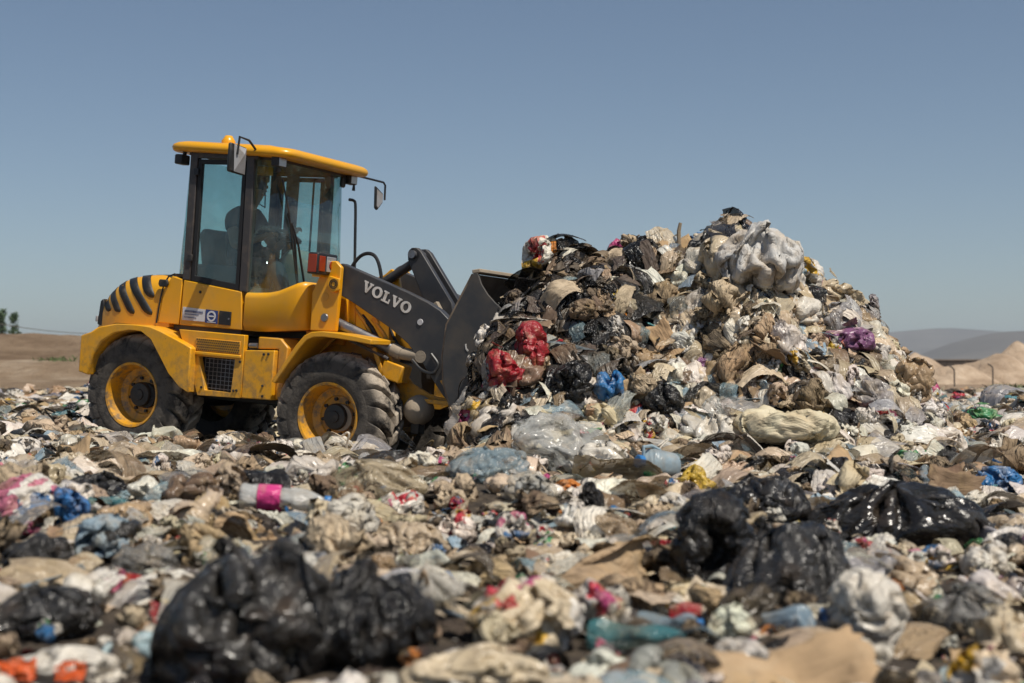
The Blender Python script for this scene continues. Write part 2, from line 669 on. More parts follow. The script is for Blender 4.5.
def smooth(a, b, x):
    t = np.clip((x - a) / (b - a), 0, 1)
    return t * t * (3 - 2 * t)


CREST_X = np.array([-.36, -.18, -.10, -.01, .10, .24, .68, .99, 1.38, 1.55, 1.72, 1.93, 2.09, 2.28, 2.50, 2.69, 2.83, 2.95, 3.13, 3.45])
CREST_Z = np.array([.0, .30, .98, 1.36, 1.52, 1.60, 1.66, 1.66, 1.58, 1.66, 1.78, 1.68, 1.44, 1.26, 1.18, 1.09, .93, .62, .28, .0])


def height(x, y):
    x, y = np.asarray(x, float), np.asarray(y, float)
    z = .10 + .20 * smooth(3.0, 9.0, y) - .15 * smooth(15, 30, y) - .12 * smooth(50, 80, y)
    near = 1 - smooth(45, 70, y)
    lump = 0
    for k, ph, a in _K:
        lump = lump + a * np.sin(x[..., None] * k[:, 0] + y[..., None] * k[:, 1] + ph).sum(-1) / 3
    z = z + lump * near
    # hollow under the loader
    lx = (x + 2.976) * .9056 - (y - 12.98) * .4243
    ly = (x + 2.976) * .4243 + (y - 12.98) * .9056
    hol = smooth(-.9, -.3, lx) * (1 - smooth(2.5, 3.2, lx)) * (1 - smooth(.55, .95, np.abs(ly)))
    z = z - hol * (z - (.06 - .03 * lx))
    # the heap in front of the bucket
    shift = .45 * np.clip(y - 10.9, -.35, 2.5) * (1 - smooth(.3, 1.6, x))
    u = x - shift
    top = np.interp(u, CREST_X, CREST_Z)
    f = np.where(y < 11.2, np.clip((11.2 - y) / 2.05, 0, 1), np.clip((y - 11.2) / 1.9, 0, 1))
    prof = 1 - smooth(0, 1, f) * .62 - .38 * f
    heap = top * prof
    rag_ = sum(np.sin(x * a + y * b + c) for a, b, c in ((7.1, 3.3, .4), (-4.9, 6.2, 2.1), (10.3, -5.7, 4.0), (3.1, 11.2, 1.2)))
    heap = heap + np.where(heap > .05, (lump * .5 + .035 * rag_) * np.clip(heap, 0, 1), 0)
    return z + np.maximum(heap, 0) * 1.0


def normal_at(x, y, e=.06):
    dx = (height(x + e, y) - height(x - e, y)) / (2 * e)
    dy = (height(x, y + e) - height(x, y - e)) / (2 * e)
    n = np.stack([-dx, -dy, np.ones_like(dx)], -1)
    return n / np.linalg.norm(n, axis=-1)[..., None]


def hit(px, py, lo=2.0, hi=70.0):
    """where the line of sight through a pixel meets the surface of the tip"""
    d = ray(px, py)
    t = np.arange(lo, hi, .02)
    X, Y, Z = d.x * t, d.y * t, CAM_Z + d.z * t
    h = height(X, Y)
    k = np.argmax(Z < h)
    return Vector((X[k], Y[k], h[k]))


def build_ground():
    xs = np.unique(np.round(np.concatenate([-np.geomspace(9, 9000, 40)[::-1], np.arange(-9, 9.01, .09), np.geomspace(9, 9000, 40)]), 4))
    ys = np.unique(np.round(np.concatenate([-np.geomspace(.5, 3000, 14)[::-1], np.arange(.5, 17, .09), np.geomspace(17, 9000, 70)]), 4))
    X, Y = np.meshgrid(xs, ys)
    Z = height(X, Y)
    nx, ny = len(xs), len(ys)
    V = np.stack([X.ravel(), Y.ravel(), Z.ravel()], 1)
    i = (np.arange(ny - 1)[:, None] * nx + np.arange(nx - 1)).ravel()
    Fq = np.stack([i, i + 1, i + nx + 1, i + nx], 1)
    me = np_mesh('ground', V, Fq)
    m, n, l, b = nodes_of('ground_soil')
    co = nd(n, 'ShaderNodeNewGeometry').outputs['Position']
    sep = nd(n, 'ShaderNodeSeparateXYZ')
    l.new(co, sep.inputs[0])
    far = nd(n, 'ShaderNodeMapRange')
    l.new(sep.outputs[1], far.inputs[0])
    far.inputs[1].default_value, far.inputs[2].default_value = 46, 58
    c1 = ramp(n, l, noise(n, l, 9.0, 7, .7, co), [(.30, (.020, .015, .011)), (.50, (.055, .040, .027)), (.66, (.12, .09, .06)), (.80, (.26, .20, .14))])  # near soil coloured darker to deepen the shade in gaps between the waste
    c2 = ramp(n, l, noise(n, l, .12, 8, .7, co), [(.36, (.19, .125, .075)), (.66, (.33, .235, .15))])
    l.new(mixrgb(n, l, far.outputs[0], c1, c2), b.inputs['Base Color'])
    b.inputs['Roughness'].default_value = .9
    bump(n, l, noise(n, l, 14.0, 7, .7, co), .8, .06, b)
    me.materials.append(m)
    tag(link_mesh('ground', me), kind='structure')


def np_mesh(name, V, F, smooth_=True):
    me = bpy.data.meshes.new(name)
    nv, nf, k = len(V), len(F), F.shape[1]
    me.vertices.add(nv)
    me.vertices.foreach_set('co', np.asarray(V, np.float32).ravel())
    me.loops.add(nf * k)
    me.loops.foreach_set('vertex_index', np.asarray(F, np.int32).ravel())
    me.polygons.add(nf)
    me.polygons.foreach_set('loop_start', np.arange(0, nf * k, k, dtype=np.int32))
    me.polygons.foreach_set('use_smooth', np.full(nf, smooth_, dtype=bool))
    me.update(calc_edges=True)
    return me


build_ground()

# ------------------------------------------------------------------ the wheel loader (own axes: x forward, y to its left, z up; rear axle at x = 0)
LD = empty('wheel_loader', (-2.976, 12.98, .157))
LD.rotation_euler = (R(-.24), R(4.755), R(-25.12))
tag(LD, 'yellow articulated wheel loader with dark grey lift arms shoving the waste heap', 'wheel loader')
Yl, Yd, G, BK = M['yellow'], M['yellow_dirty'], M['grey_paint'], M['black']


def part(mb, name, mat, parent=LD, **kw):
    return mb.build(name, mat, parent, **kw)


# ---- hood: lofted sections, rounded shoulders
HOOD_X = [-.69, -.68, -.665, -.64, -.59, -.53, -.46, -.39, -.30, -.21, -.10, .03, .12, .20]
HOOD_T = [1.06, 1.14, 1.22, 1.33, 1.41, 1.46, 1.50, 1.53, 1.555, 1.57, 1.582, 1.59, 1.592, 1.588]


def hood_section(x):
    t = float(np.interp(x, HOOD_X, HOOD_T))
    w = float(np.interp(x, [-.69, -.6, -.4, -.1, .3], [.50, .545, .60, .62, .62]))
    zb = 1.045 + .085 * min(1, max(0, (x + .69) / .3))
    r = max(.01, min(.19, (t - zb) * .8))
    return t, w, zb, r


def hood_pt(x, s, off=0.0):
    """s metres up the right flank from its lower edge and over the shoulder"""
    t, w, zb, r = hood_section(x)
    side = t - r - zb
    if s <= side:
        p, nrm = Vector((x, -w, zb + s)), Vector((0, -1, 0))
    elif s <= side + r * math.pi / 2:
        a = (s - side) / r
        p = Vector((x, -w + r - r * math.cos(a), t - r + r * math.sin(a)))
        nrm = Vector((0, -math.cos(a), math.sin(a)))
    else:
        e = s - side - r * math.pi / 2
        p, nrm = Vector((x, -w + r + e, t)), Vector((0, 0, 1))
    return p + nrm * off


mb = MB()
NS = 16
for x in HOOD_X:
    t, w, zb, r = hood_section(x)
    tot = (t - r - zb) + r * math.pi / 2 + (w - r)
    half = [hood_pt(x, tot * k / NS) for k in range(NS + 1)]
    row = half + [Vector((p.x, -p.y, p.z)) for p in half[-2::-1]]
    mb.v += [tuple(p) for p in row]
nr = 2 * NS + 1
for i in range(len(HOOD_X) - 1):
    for k in range(nr - 1):
        mb.f.append((i * nr + k, i * nr + k + 1, (i + 1) * nr + k + 1, (i + 1) * nr + k))
mb.f.append(tuple(range(nr)))
mb.f.append(tuple((len(HOOD_X) - 1) * nr + k for k in range(nr)))
hood = part(mb, 'hood', Yl, smooth=50)
# louvre slots following the flank over the shoulder
for sx, sy in ((1, -1),):
    for xb, zb_, xt, over, hw in ((-.505, 1.225, -.645, .0, .036), (-.375, 1.225, -.60, .03, .040), (-.21, 1.22, -.53, .05, .046),
                                  (-.01, 1.225, -.43, .06, .052), (-.005, 1.375, -.27, .07, .054)):
        mb = MB()
        n = 22
        tt, ww, z0, rr_ = hood_section(xb)
        s0 = zb_ - z0
        tt2, w2, z2, r2 = hood_section(xt)
        s1 = (tt2 - r2 - z2) + r2 * math.pi / 2 + over
        for k in range(n + 1):
            q = k / n
            s = s0 + (s1 - s0) * q
            x = xb + (xt - xb) * q
            e = hw * math.sqrt(max(0.0, 1 - max(0, 1 - (s - s0 + .004) / hw) ** 2)) if s - s0 < hw else hw
            if s1 - s < hw:
                e = hw * math.sqrt(max(0.0, 1 - max(0, 1 - (s1 - s + .004) / hw) ** 2))
            mb.v += [tuple(hood_pt(x - e, s, .0025)), tuple(hood_pt(x + e, s, .0025))]
        for k in range(n):
            mb.f.append((2 * k, 2 * k + 1, 2 * k + 3, 2 * k + 2))
        o = mb.build('louvre_slot', BK, hood, smooth=60)
        sm = o.modifiers.new('solid', 'SOLIDIFY')
        sm.thickness = .003
        sm.offset = 0
part(MB().prism([(-.665, 1.10), (-.645, 1.31), (-.615, 1.335), (-.60, 1.28), (-.585, 1.14), (-.60, 1.085)], -.540, -.46), 'tail_lamp', BK, bevel=.01)
part(MB().box((-.672, -.51, 1.15), (.02, .07, .05)), 'tail_lamp', M['mirror'], bevel=.004)
# rear counterweight and bumper
part(MB().prism([(-.60, .67), (-.665, .74), (-.685, 1.04), (-.30, 1.125), (-.30, .80), (-.42, .66)], -.52, .52), 'counterweight', Yl, bevel=.02)

# ---- rear fenders and side tank panels
ARCH = [(-.49, .66), (-.45, .84), (-.36, .965), (-.22, 1.05), (-.06, 1.083), (.06, 1.08), (.17, 1.02), (.27, .89), (.38, .745), (.50, .645), (.60, .60)]
OUT = [(-.60, .68), (-.60, 1.00), (-.50, 1.035), (-.42, 1.085), (-.22, 1.128), (0, 1.135), (.15, 1.128), (.26, 1.10), (.38, 1.06), (.50, 1.02), (.60, .98)]
for sgn in (-1, 1):
    mb = MB()
    n = len(ARCH)
    y0, y1 = sgn * .83, sgn * .50
    for y in (y0, y1):
        mb.v += [(a + .02, y, b) for a, b in ARCH] + [(a + .02, y, b) for a, b in OUT]
    for i in range(n - 1):
        mb.f += [(i, i + 1, n + i + 1, n + i), (2 * n + i, 3 * n + i, 3 * n + i + 1, 2 * n + i + 1), (i, 2 * n + i, 2 * n + i + 1, i + 1), (n + i, n + i + 1, 3 * n + i + 1, 3 * n + i)]
    mb.f += [(0, n, 3 * n, 2 * n), (n - 1, 3 * n - 1, 4 * n - 1, 2 * n - 1)]
    part(mb, 'rear_fender', Yl, bevel=.012)
    # side panel behind the grilles: outer plate with an opening for the mesh grille
    ys, yi = sgn * .755, sgn * .70
    lo, li = [(.42, 1.125), (1.10, 1.125), (1.10, .60), (.66, .585)], [(.645, .915), (1.02, .915), (1.00, .635), (.735, .635)]
    part(MB().ringprism(lo, li, ys, yi), 'side_panel', Yl, bevel=.006)
    part(MB().prism([(1.103, 1.00), (1.40, 1.02), (1.40, .61), (1.103, .60)], sgn * .745, sgn * .50), 'tank_panel', Yl, bevel=.008)
    part(MB().prism([(1.20, 1.12), (1.42, 1.12), (1.50, 1.05), (1.47, .62), (1.405, .62), (1.405, 1.03), (1.20, 1.018)], sgn * .70, sgn * .45), 'side_member', Yd, bevel=.01)
    part(MB().box((.83, sgn * .58, .80), (.52, .16, .42)), 'grille_backing', M['seal'])
    for k in range(8):
        part(MB().box((.69 + k * .042, sgn * .712, .775), (.004, .004, .27)), 'grille_wire', M['steel'])
    for k in range(8):
        part(MB().box((.85, sgn * .716, .655 + k * .035), (.30, .004, .004)), 'grille_wire', M['steel'])
    # perforated strip above the opening
    pf = part(MB().box((.84, sgn * .760, 1.015), (.46, .012, .105)), 'perforated_strip', Yd, bevel=.004)
    mb = MB()
    for r_ in range(5):
        for c_ in range(21):
            mb.box((.63 + c_ * .021 + (.01 if r_ % 2 else 0), sgn * .767, .972 + r_ * .021), (.011, .004, .010))
    mb.build('perforation', M['seal'], pf)
    part(MB().prism([(.585, .955), (1.085, .955), (1.085, .925), (.60, .925)], sgn * .775, sgn * .7555), 'grille_frame', Yl, bevel=.008)
    for bx_, bz_ in ((1.075, .90), (1.06, .66), (1.30, .98), (1.345, .985), (1.31, .72), (1.315, .635), (.70, .655), (1.03, .655)):
        part(MB().lathe([(0, -.008), (.010, -.008), (.012, 0)], 8, 'y', (bx_, sgn * .757 if bx_ < 1.1 else sgn * .748, bz_)), 'bolt', BK)
    part(MB().tube([(1.12, sgn * .70, 1.04), (1.20, sgn * .70, 1.045)], .022, 12), 'filler_cap', M['steel'])
part(MB().box((.55, 0, .82), (1.6, .96, .55)), 'rear_chassis', M['seal'], bevel=.02)
part(MB().tube([(0, -.62, .52), (0, .62, .52)], .11, 16), 'rear_axle', M['seal'])
part(MB().tube([(2, -.62, .52), (2, .62, .52)], .11, 16), 'front_axle', M['muddy'])

# ---- cab: lower body, doors, cowl
part(MB().box((.54, 0, 1.32), (.74, 1.10, .42)), 'cab_floor', M['cabin'])
for sgn in (-1, 1):
    dr = part(MB().prism([(.325, 1.16), (.335, 1.548), (.945, 1.482), (.975, 1.16)], sgn * .632, sgn * .56), 'door', Yl, bevel=.007)
    MB().lathe([(0, -.006 * 1), (.011, -.006), (.013, .004)], 12, 'y', (.52, sgn * .634, 1.455)).build('lock', BK, dr)
    part(MB().prism([(.085, 1.165), (.13, 1.47), (.205, 1.575), (.318, 1.552), (.308, 1.162)], sgn * .628, sgn * .56), 'rear_side_panel', Yl, bevel=.007)
    part(MB().prism([(.075, 1.50), (.085, 1.54), (.17, 1.54), (.18, 1.50), (.165, 1.475), (.09, 1.475)], sgn * .652, sgn * .626), 'hood_latch', BK, bevel=.008)
    part(MB().tube([(.075, sgn * .632, 1.16), (.10, sgn * .632, 1.38), (.125, sgn * .631, 1.50), (.17, sgn * .628, 1.572), (.22, sgn * .61, 1.596)], .007, 6), 'gap_seal', M['seal'])
    # cowl: sections along x, each a rounded outline that turns in towards the nose
    mb = MB()
    secs = [(.985, .632, 1.485, 1.16), (1.10, .632, 1.487, 1.16), (1.20, .634, 1.494, 1.165), (1.30, .637, 1.515, 1.175), (1.40, .640, 1.555, 1.185), (1.48, .636, 1.590, 1.195),
            (1.53, .622, 1.604, 1.20), (1.57, .59, 1.600, 1.205), (1.595, .54, 1.57, 1.215), (1.605, .47, 1.52, 1.23)]
    m_ = 12
    for x, w, t, zb in secs:
        r = min(.055, (t - zb) * .4)
        pts = [(w - .03, zb), (w, zb + .05)] + [(w - r + r * math.cos(R(a)), t - r + r * math.sin(R(a))) for a in (0, 15, 30, 45, 60, 75, 90)] + [(.42, t + .0), (.40, t - .12), (.40, zb)]
        mb.v += [(x, sgn * a, b) for a, b in pts]
    k_ = len(pts)
    for i in range(len(secs) - 1):
        for k in range(k_):
            k2 = (k + 1) % k_
            mb.f.append((i * k_ + k, i * k_ + k2, (i + 1) * k_ + k2, (i + 1) * k_ + k))
    mb.f += [tuple(range(k_)), tuple((len(secs) - 1) * k_ + k for k in range(k_))]
    part(mb, 'cowl', Yl, smooth=45)
part(MB().prism([(.98, 1.18), (.98, 1.42), (1.30, 1.40), (1.50, 1.36), (1.56, 1.20)], -.395, .395), 'front_bulkhead', M['cabin'], bevel=.02)
# stickers on the near door
st = part(MB().prism([(.352, 1.205), (.352, 1.318), (.588, 1.308), (.588, 1.205)], -.637, -.6325), 'sticker', M['sticker'])
for xa, xb_, z in ((.375, .46, 1.283), (.468, .562, 1.281), (.38, .52, 1.258), (.375, .425, 1.232), (.43, .49, 1.231)):
    x = xa
    rnd = random.Random(int(xa * 1000))
    mb = MB()
    while x < xb_:
        w_ = rnd.uniform(.006, .014)
        hh = .018 if z > 1.27 else .008
        mb.box((x + w_ / 2, -.6385, z), (w_, .002, hh))
        x += w_ + .004
    mb.build('print', M['ink'], st)
bs_ = part(MB().prism([(.594, 1.198), (.594, 1.312), (.722, 1.306), (.722, 1.194)], -.637, -.6325), 'sticker', M['sticker_blue'])
MB().ringprism([(.658 + .046 * math.cos(a), 1.256 + .046 * math.sin(a)) for a in np.linspace(0, 6.283, 29)[:-1]],
               [(.658 + .031 * math.cos(a), 1.256 + .031 * math.sin(a)) for a in np.linspace(0, 6.283, 29)[:-1]], -.6395, -.6372).build('emblem_ring', M['sticker'], bs_)
MB().box((.658, -.6385, 1.256), (.075, .002, .012)).build('emblem_bar', M['sticker'], bs_)
MB().box((.662, -.6385, 1.205), (.09, .002, .006)).build('print', M['sticker'], bs_)
ck = part(MB().prism([(.738, 1.192), (.738, 1.310), (.862, 1.306), (.862, 1.190)], -.641, -.6325), 'socket_cover', BK, bevel=.003)
MB().lathe([(0, -.004), (.008, -.004), (.009, 0)], 8, 'y', (.842, -.641, 1.245)).build('screw', M['steel'], ck)

# ---- cab frame
def bar(p0, p1, d, name, mat, parent=LD, bevel=.006):
    """rectangular bar between two points, d = (size along x, size along y)"""
    a, b = Vector(p0), Vector(p1)
    V = []
    for p in (a, b):
        V += [p + Vector((sx * d[0] / 2, sy * d[1] / 2, 0)) for sx, sy in ((-1, -1), (1, -1), (1, 1), (-1, 1))]
    return MB().add(V, [(0, 1, 2, 3), (7, 6, 5, 4), (0, 4, 5, 1), (1, 5, 6, 2), (2, 6, 7, 3), (3, 7, 4, 0)]).build(name, mat, parent, bevel=bevel)


for sgn in (-1, 1):
    y = sgn * .60
    bar((.355, y, 1.55), (.345, y, 2.63), (.075, .06), 'cab_pillar', M['frame'])
    bar((.955, y, 1.485), (.935, y, 2.63), (.075, .06), 'cab_pillar', M['frame'])
    part(MB().box((.66, y, 2.625), (.70, .055, .05)), 'roof_rail', M['frame'], bevel=.005)
    # glazed upper half of the door with its own black frame
    outer = [(.402, 1.545), (.392, 2.592), (.888, 2.592), (.908, 1.490)]
    inner = [(.442, 1.592), (.432, 2.552), (.852, 2.552), (.868, 1.545)]
    df = part(MB().ringprism(outer, inner, sgn * .622, sgn * .585), 'door_frame', M['seal'], bevel=.004)
    MB().prism([(.43, 1.58), (.42, 2.56), (.862, 2.56), (.878, 1.53)], sgn * .607, sgn * .601).build('pane', M['glass'], df)
    MB().box((.388, sgn * .636, 1.74), (.05, .02, .06)).build('hinge', BK, df, bevel=.004)
    MB().box((.388, sgn * .636, 2.48), (.05, .02, .06)).build('hinge', BK, df, bevel=.004)
    if sgn == 1:
        bar((.56, y - .03, 1.50), (.56, y - .03, 2.60), (.13, .03), 'inner_pillar', M['frame'])
        bar((.80, y - .03, 1.50), (.79, y - .03, 2.58), (.016, .02), 'wiper_rail', BK)
# rear corner and rear glass: a bent pane
def bent_pane(pts0, pts1, name, mat, th=.006, parent=LD):
    V = [tuple(p) for p in pts0] + [tuple(p) for p in pts1]
    n = len(pts0)
    o = MB().add(V, [(k, k + 1, n + k + 1, n + k) for k in range(n - 1)]).build(name, mat, parent, smooth=60)
    m_ = o.modifiers.new('solid', 'SOLIDIFY')
    m_.thickness = th
    return o


def outline(xf, yc, bulge, w, n=18, side=1):
    """plan of a bent pane: runs from the right pillar round the end of the cab to the left pillar"""
    P = []
    for k in range(n + 1):
        a = -90 + 180 * k / n
        c_, s_ = math.cos(R(a)), math.sin(R(a))
        x = xf + side * bulge * abs(c_) ** .55
        P.append((x, w * math.copysign(abs(s_) ** .45, s_)))
    return P


lowp, topp = outline(.975, 0, .26, .605), outline(.955, 0, .20, .605)
bent_pane([(x, y, 1.47 if abs(y) > .42 else 1.44) for x, y in lowp], [(x, y, 2.60) for x, y in topp], 'windscreen', M['glass'])
lowp, topp = outline(.315, 0, .13, .60, side=-1), outline(.305, 0, .05, .60, side=-1)
bent_pane([(x, y, 1.60) for x, y in lowp], [(x, y, 2.60) for x, y in topp], 'rear_window', M['glass'])
part(MB().box((.25, 0, 1.585), (.14, 1.16, .03)), 'window_sill', M['frame'], bevel=.005)
# roof: an upper shell with rounded edges and corner bulges, front visor
def roof_shell():
    mb = MB()
    levels = [(2.655, 0.0), (2.665, .012), (2.69, .02), (2.715, .012), (2.733, -.012), (2.744, -.05), (2.748, -.12), (2.75, -.3)]
    def plan(e):
        xr, xf, w = .10 - e, 1.33 + e, .675 + e
        P = []
        for cx_, cy_, a0 in ((xf - .14, w - .14, 0), (xr + .14, w - .14, 90), (xr + .14, -w + .14, 180), (xf - .14, -w + .14, 270)):
            for k in range(7):
                a = R(a0 + 15 * k)
                P.append((cx_ + .14 * math.cos(a), cy_ + .14 * math.sin(a)))
        return P
    N = None
    for z, e in levels:
        P = plan(e)
        N = len(P)
        for x, y in P:
            # the visor between the two front corner bulges sits lower and further back
            mid = max(0, 1 - (abs(y) / .46) ** 6) if x > .9 else 0
            f = smooth(.9, 1.25, np.array(x)).item()
            zz = z + mid * f * ((2.675 + (z - 2.655) * .42) - z)
            mb.v.append((x - .075 * mid * f, y, zz - .035 * f))
    for i in range(len(levels) - 1):
        for k in range(N):
            k2 = (k + 1) % N
            mb.f.append((i * N + k, i * N + k2, (i + 1) * N + k2, (i + 1) * N + k))
    mb.f += [tuple(range(N)), tuple((len(levels) - 1) * N + k for k in range(N))]
    return mb


roof = part(roof_shell(), 'roof', Yl, smooth=50)
part(MB().prism([(.26, 2.658), (.26, 2.63), (1.15, 2.60), (1.15, 2.626)], -.585, .585), 'headliner', M['frame'])
part(MB().lathe([(.0, .05), (.03, .045), (.045, .02), (.06, 0.0), (.06, -.03)], 16, 'z', (.56, -.45, 2.775)), 'antenna_base', Yl, smooth=50)
# work lamps at the roof corners
for x, y, face in ((.20, -.60, -1), (1.20, -.60, 1), (1.16, .60, 1), (.20, .60, -1)):
    wlp = part(MB().box((x, y, 2.585), (.075, .12, .085)), 'work_lamp', BK, bevel=.01)
    MB().box((x + face * .041, y, 2.585), (.008, .10, .07)).build('lens', M['lamp_clear'], wlp, bevel=.002)
    MB().box((x - face * .02, y, 2.635), (.02, .03, .04)).build('bracket', BK, wlp)
for y in (-.53, .50):
    part(MB().prism([(1.13, 2.60), (1.16, 2.60), (1.16, 2.52), (1.145, 2.50), (1.13, 2.52)], y - .03, y + .03), 'visor_bracket', BK, bevel=.006)
part(MB().tube([(1.17, .60, 2.60), (1.19, .62, 2.55), (1.19, .62, 2.49)], [.006, .01, .016], 8), 'sensor', BK)
# mirrors
mr = part(MB().prism([(-1.01, 2.45), (-1.01, 2.69), (-.79, 2.675), (-.79, 2.44)], .975, 1.01, axis=0), 'mirror', BK, bevel=.015)
MB().add([(1.0115, -.95, 2.46), (1.0115, -.97, 2.68), (1.0115, -.80, 2.665), (1.0115, -.80, 2.45), (1.05, -.87, 2.61)], [(0, 1, 4), (1, 2, 4), (2, 3, 4), (3, 0, 4), (0, 3, 2, 1)]).build('mirror_back', M['mirror'], mr, smooth=0)
MB().tube([(1.0, -.60, 2.60), (1.02, -.66, 2.66), (1.03, -.80, 2.735), (1.03, -.93, 2.745), (1.025, -.94, 2.60)], .010, 8).build('mirror_arm', BK, mr)
ml = part(MB().prism([(.93, 2.575), (.95, 2.37), (.985, 2.35), (1.075, 2.43), (1.075, 2.515)], 1.215, 1.24, axis=0), 'mirror', BK, bevel=.01)
MB().prism([(.945, 2.545), (.96, 2.39), (.985, 2.375), (1.06, 2.44), (1.06, 2.505)], 1.241, 1.245, axis=0).build('mirror_back', M['mirror'], ml)
MB().tube([(1.17, .66, 2.635), (1.20, .90, 2.63), (1.22, 1.09, 2.625), (1.23, 1.11, 2.60), (1.235, 1.11, 2.46)], .010, 8).build('mirror_arm', BK, ml)
# hand rail beside the far front corner
part(MB().tube(curve([(1.10, .70, 2.415), (1.125, .745, 2.41), (1.14, .755, 2.36), (1.16, .755, 2.1), (1.18, .755, 1.80), (1.19, .74, 1.60)], 4), .014, 8), 'grab_rail', BK)
# wiper
wp = part(MB().tube([(1.205, -.18, 1.52), (1.218, -.30, 1.95), (1.19, -.40, 2.18)], .010, 6), 'wiper_arm', BK)
MB().tube([(1.21, -.22, 1.62), (1.20, -.40, 2.20), (1.165, -.48, 2.46)], .008, 6).build('wiper_blade', BK, wp)
MB().tube([(1.225, -.10, 1.55), (1.225, -.26, 1.93), (1.21, -.36, 2.10)], .010, 6).build('wiper_link', BK, wp)
# inside the cab
seat = part(MB().prism([(.24, 1.55), (.20, 1.62), (.70, 1.66), (.74, 1.60), (.70, 1.53)], -.24, .24), 'seat', M['cabin'], bevel=.03, seg=3)
MB().prism([(.20, 1.62), (.13, 1.98), (.19, 2.04), (.28, 1.98), (.34, 1.66)], -.23, .23).build('backrest', M['cabin'], seat, bevel=.04, seg=3)
cs = part(MB().prism([(.80, 1.45), (.90, 1.80), (.99, 1.90), (1.08, 1.88), (1.15, 1.70), (1.16, 1.45)], -.08, .44), 'dashboard', M['console'], bevel=.06, seg=4)
sw = part(MB().tube([(.84 + .18 * math.cos(a) * .80, .06 + .19 * math.sin(a), 2.02 - .18 * math.cos(a) * .35) for a in np.linspace(0, 2 * math.pi, 25)], .014, 8), 'steering_wheel', BK)
MB().tube([(.84, .06, 2.02), (.98, .06, 1.80)], .025, 8).build('column', BK, sw)
MB().tube([(.84 - .14, .06, 2.08), (.84 + .14, .06, 1.96)], .012, 6).build('spoke', BK, sw)
part(MB().tube([(.66, -.36, 1.60), (.70, -.38, 1.86), (.71, -.38, 1.90)], [.012, .012, .025], 8), 'joystick', BK)
part(MB().box((.55, -.40, 1.62), (.50, .14, .16)), 'armrest_console', M['cabin'], bevel=.03)
part(MB().tube([(.40, .30, 2.58), (.46, .20, 2.30), (.60, .1, 2.26), (.66, 0, 2.40), (.64, 0, 2.58)], .006, 6), 'cable', BK)
part(MB().box((.72, -.15, 2.56), (.16, .12, .07)), 'cabin_lamp', Yl, bevel=.01)

# ---- wheels
def wheel(x, sgn):
    w = bpy.data.objects.new('wheel', None)
    w.empty_display_size = .1
    COL.objects.link(w)
    w.parent = LD
    w.location = (x - .04, sgn * .565, .525)
    w.rotation_euler = (0, R(23 * x), 0 if sgn < 0 else math.pi)
    # outside is at -y in the wheel's own axes
    prof = [(.265, -.175), (.30, -.198), (.35, -.205), (.40, -.198), (.43, -.178), (.45, -.145), (.462, -.09), (.466, 0), (.462, .09), (.45, .145), (.43, .178), (.40, .198), (.35, .205), (.265, .175)]
    mb = MB().lathe(prof, 64, 'y')
    nl = 19
    for side in (-1, 1):
        for k in range(nl):
            a0 = 2 * math.pi * (k + (0 if side < 0 else .5)) / nl
            L = []
            for q, (yy, r0, r1, da, wd) in enumerate([(.012, .47, .530, .0, .050), (.08, .47, .532, .10, .054), (.145, .455, .522, .20, .060), (.183, .42, .488, .27, .062), (.200, .38, .430, .31, .056)]):
                for s_, rr in ((-1, r0), (-1, r1), (1, r1), (1, r0)):
                    wb_ = wd * (1.15 if rr == r0 else .92)
                    a = a0 + da + s_ * wb_ / rr
                    L.append((rr * math.cos(a), side * yy * -1 * -1, rr * math.sin(a)))
            F = []
            for q in range(4):
                for j in range(4):
                    j2 = (j + 1) % 4
                    F.append((q * 4 + j, q * 4 + j2, q * 4 + 4 + j2, q * 4 + 4 + j))
            F += [(0, 1, 2, 3), (16, 19, 18, 17)]
            mb.add(L, F)
    mb.build('tyre', M['tyre'], w, bevel=.007, seg=2)
    rim = MB().lathe([(.268, -.165), (.285, -.185), (.280, -.195), (.262, -.19), (.250, -.15), (.236, -.10), (.232, -.05), (.205, -.03), (.175, -.025), (.165, -.012), (.10, -.012), (.0, -.012)], 48, 'y').build('rim', Yd, w, smooth=40)
    MB().lathe([(.108, -.012), (.108, -.07), (.098, -.085), (.05, -.088), (.045, -.10), (.0, -.102)], 28, 'y').build('hub', BK, w)
    for k in range(8):
        a = 2 * math.pi * (k + .3) / 8
        MB().lathe([(.016, .0), (.016, -.022), (.0, -.024)], 6, 'y', (.145 * math.cos(a), -.012, .145 * math.sin(a))).build('wheel_nut', BK, rim)
    return w


for wx in (0, 2.0):
    for s_ in (-1, 1):
        wheel(wx, s_)

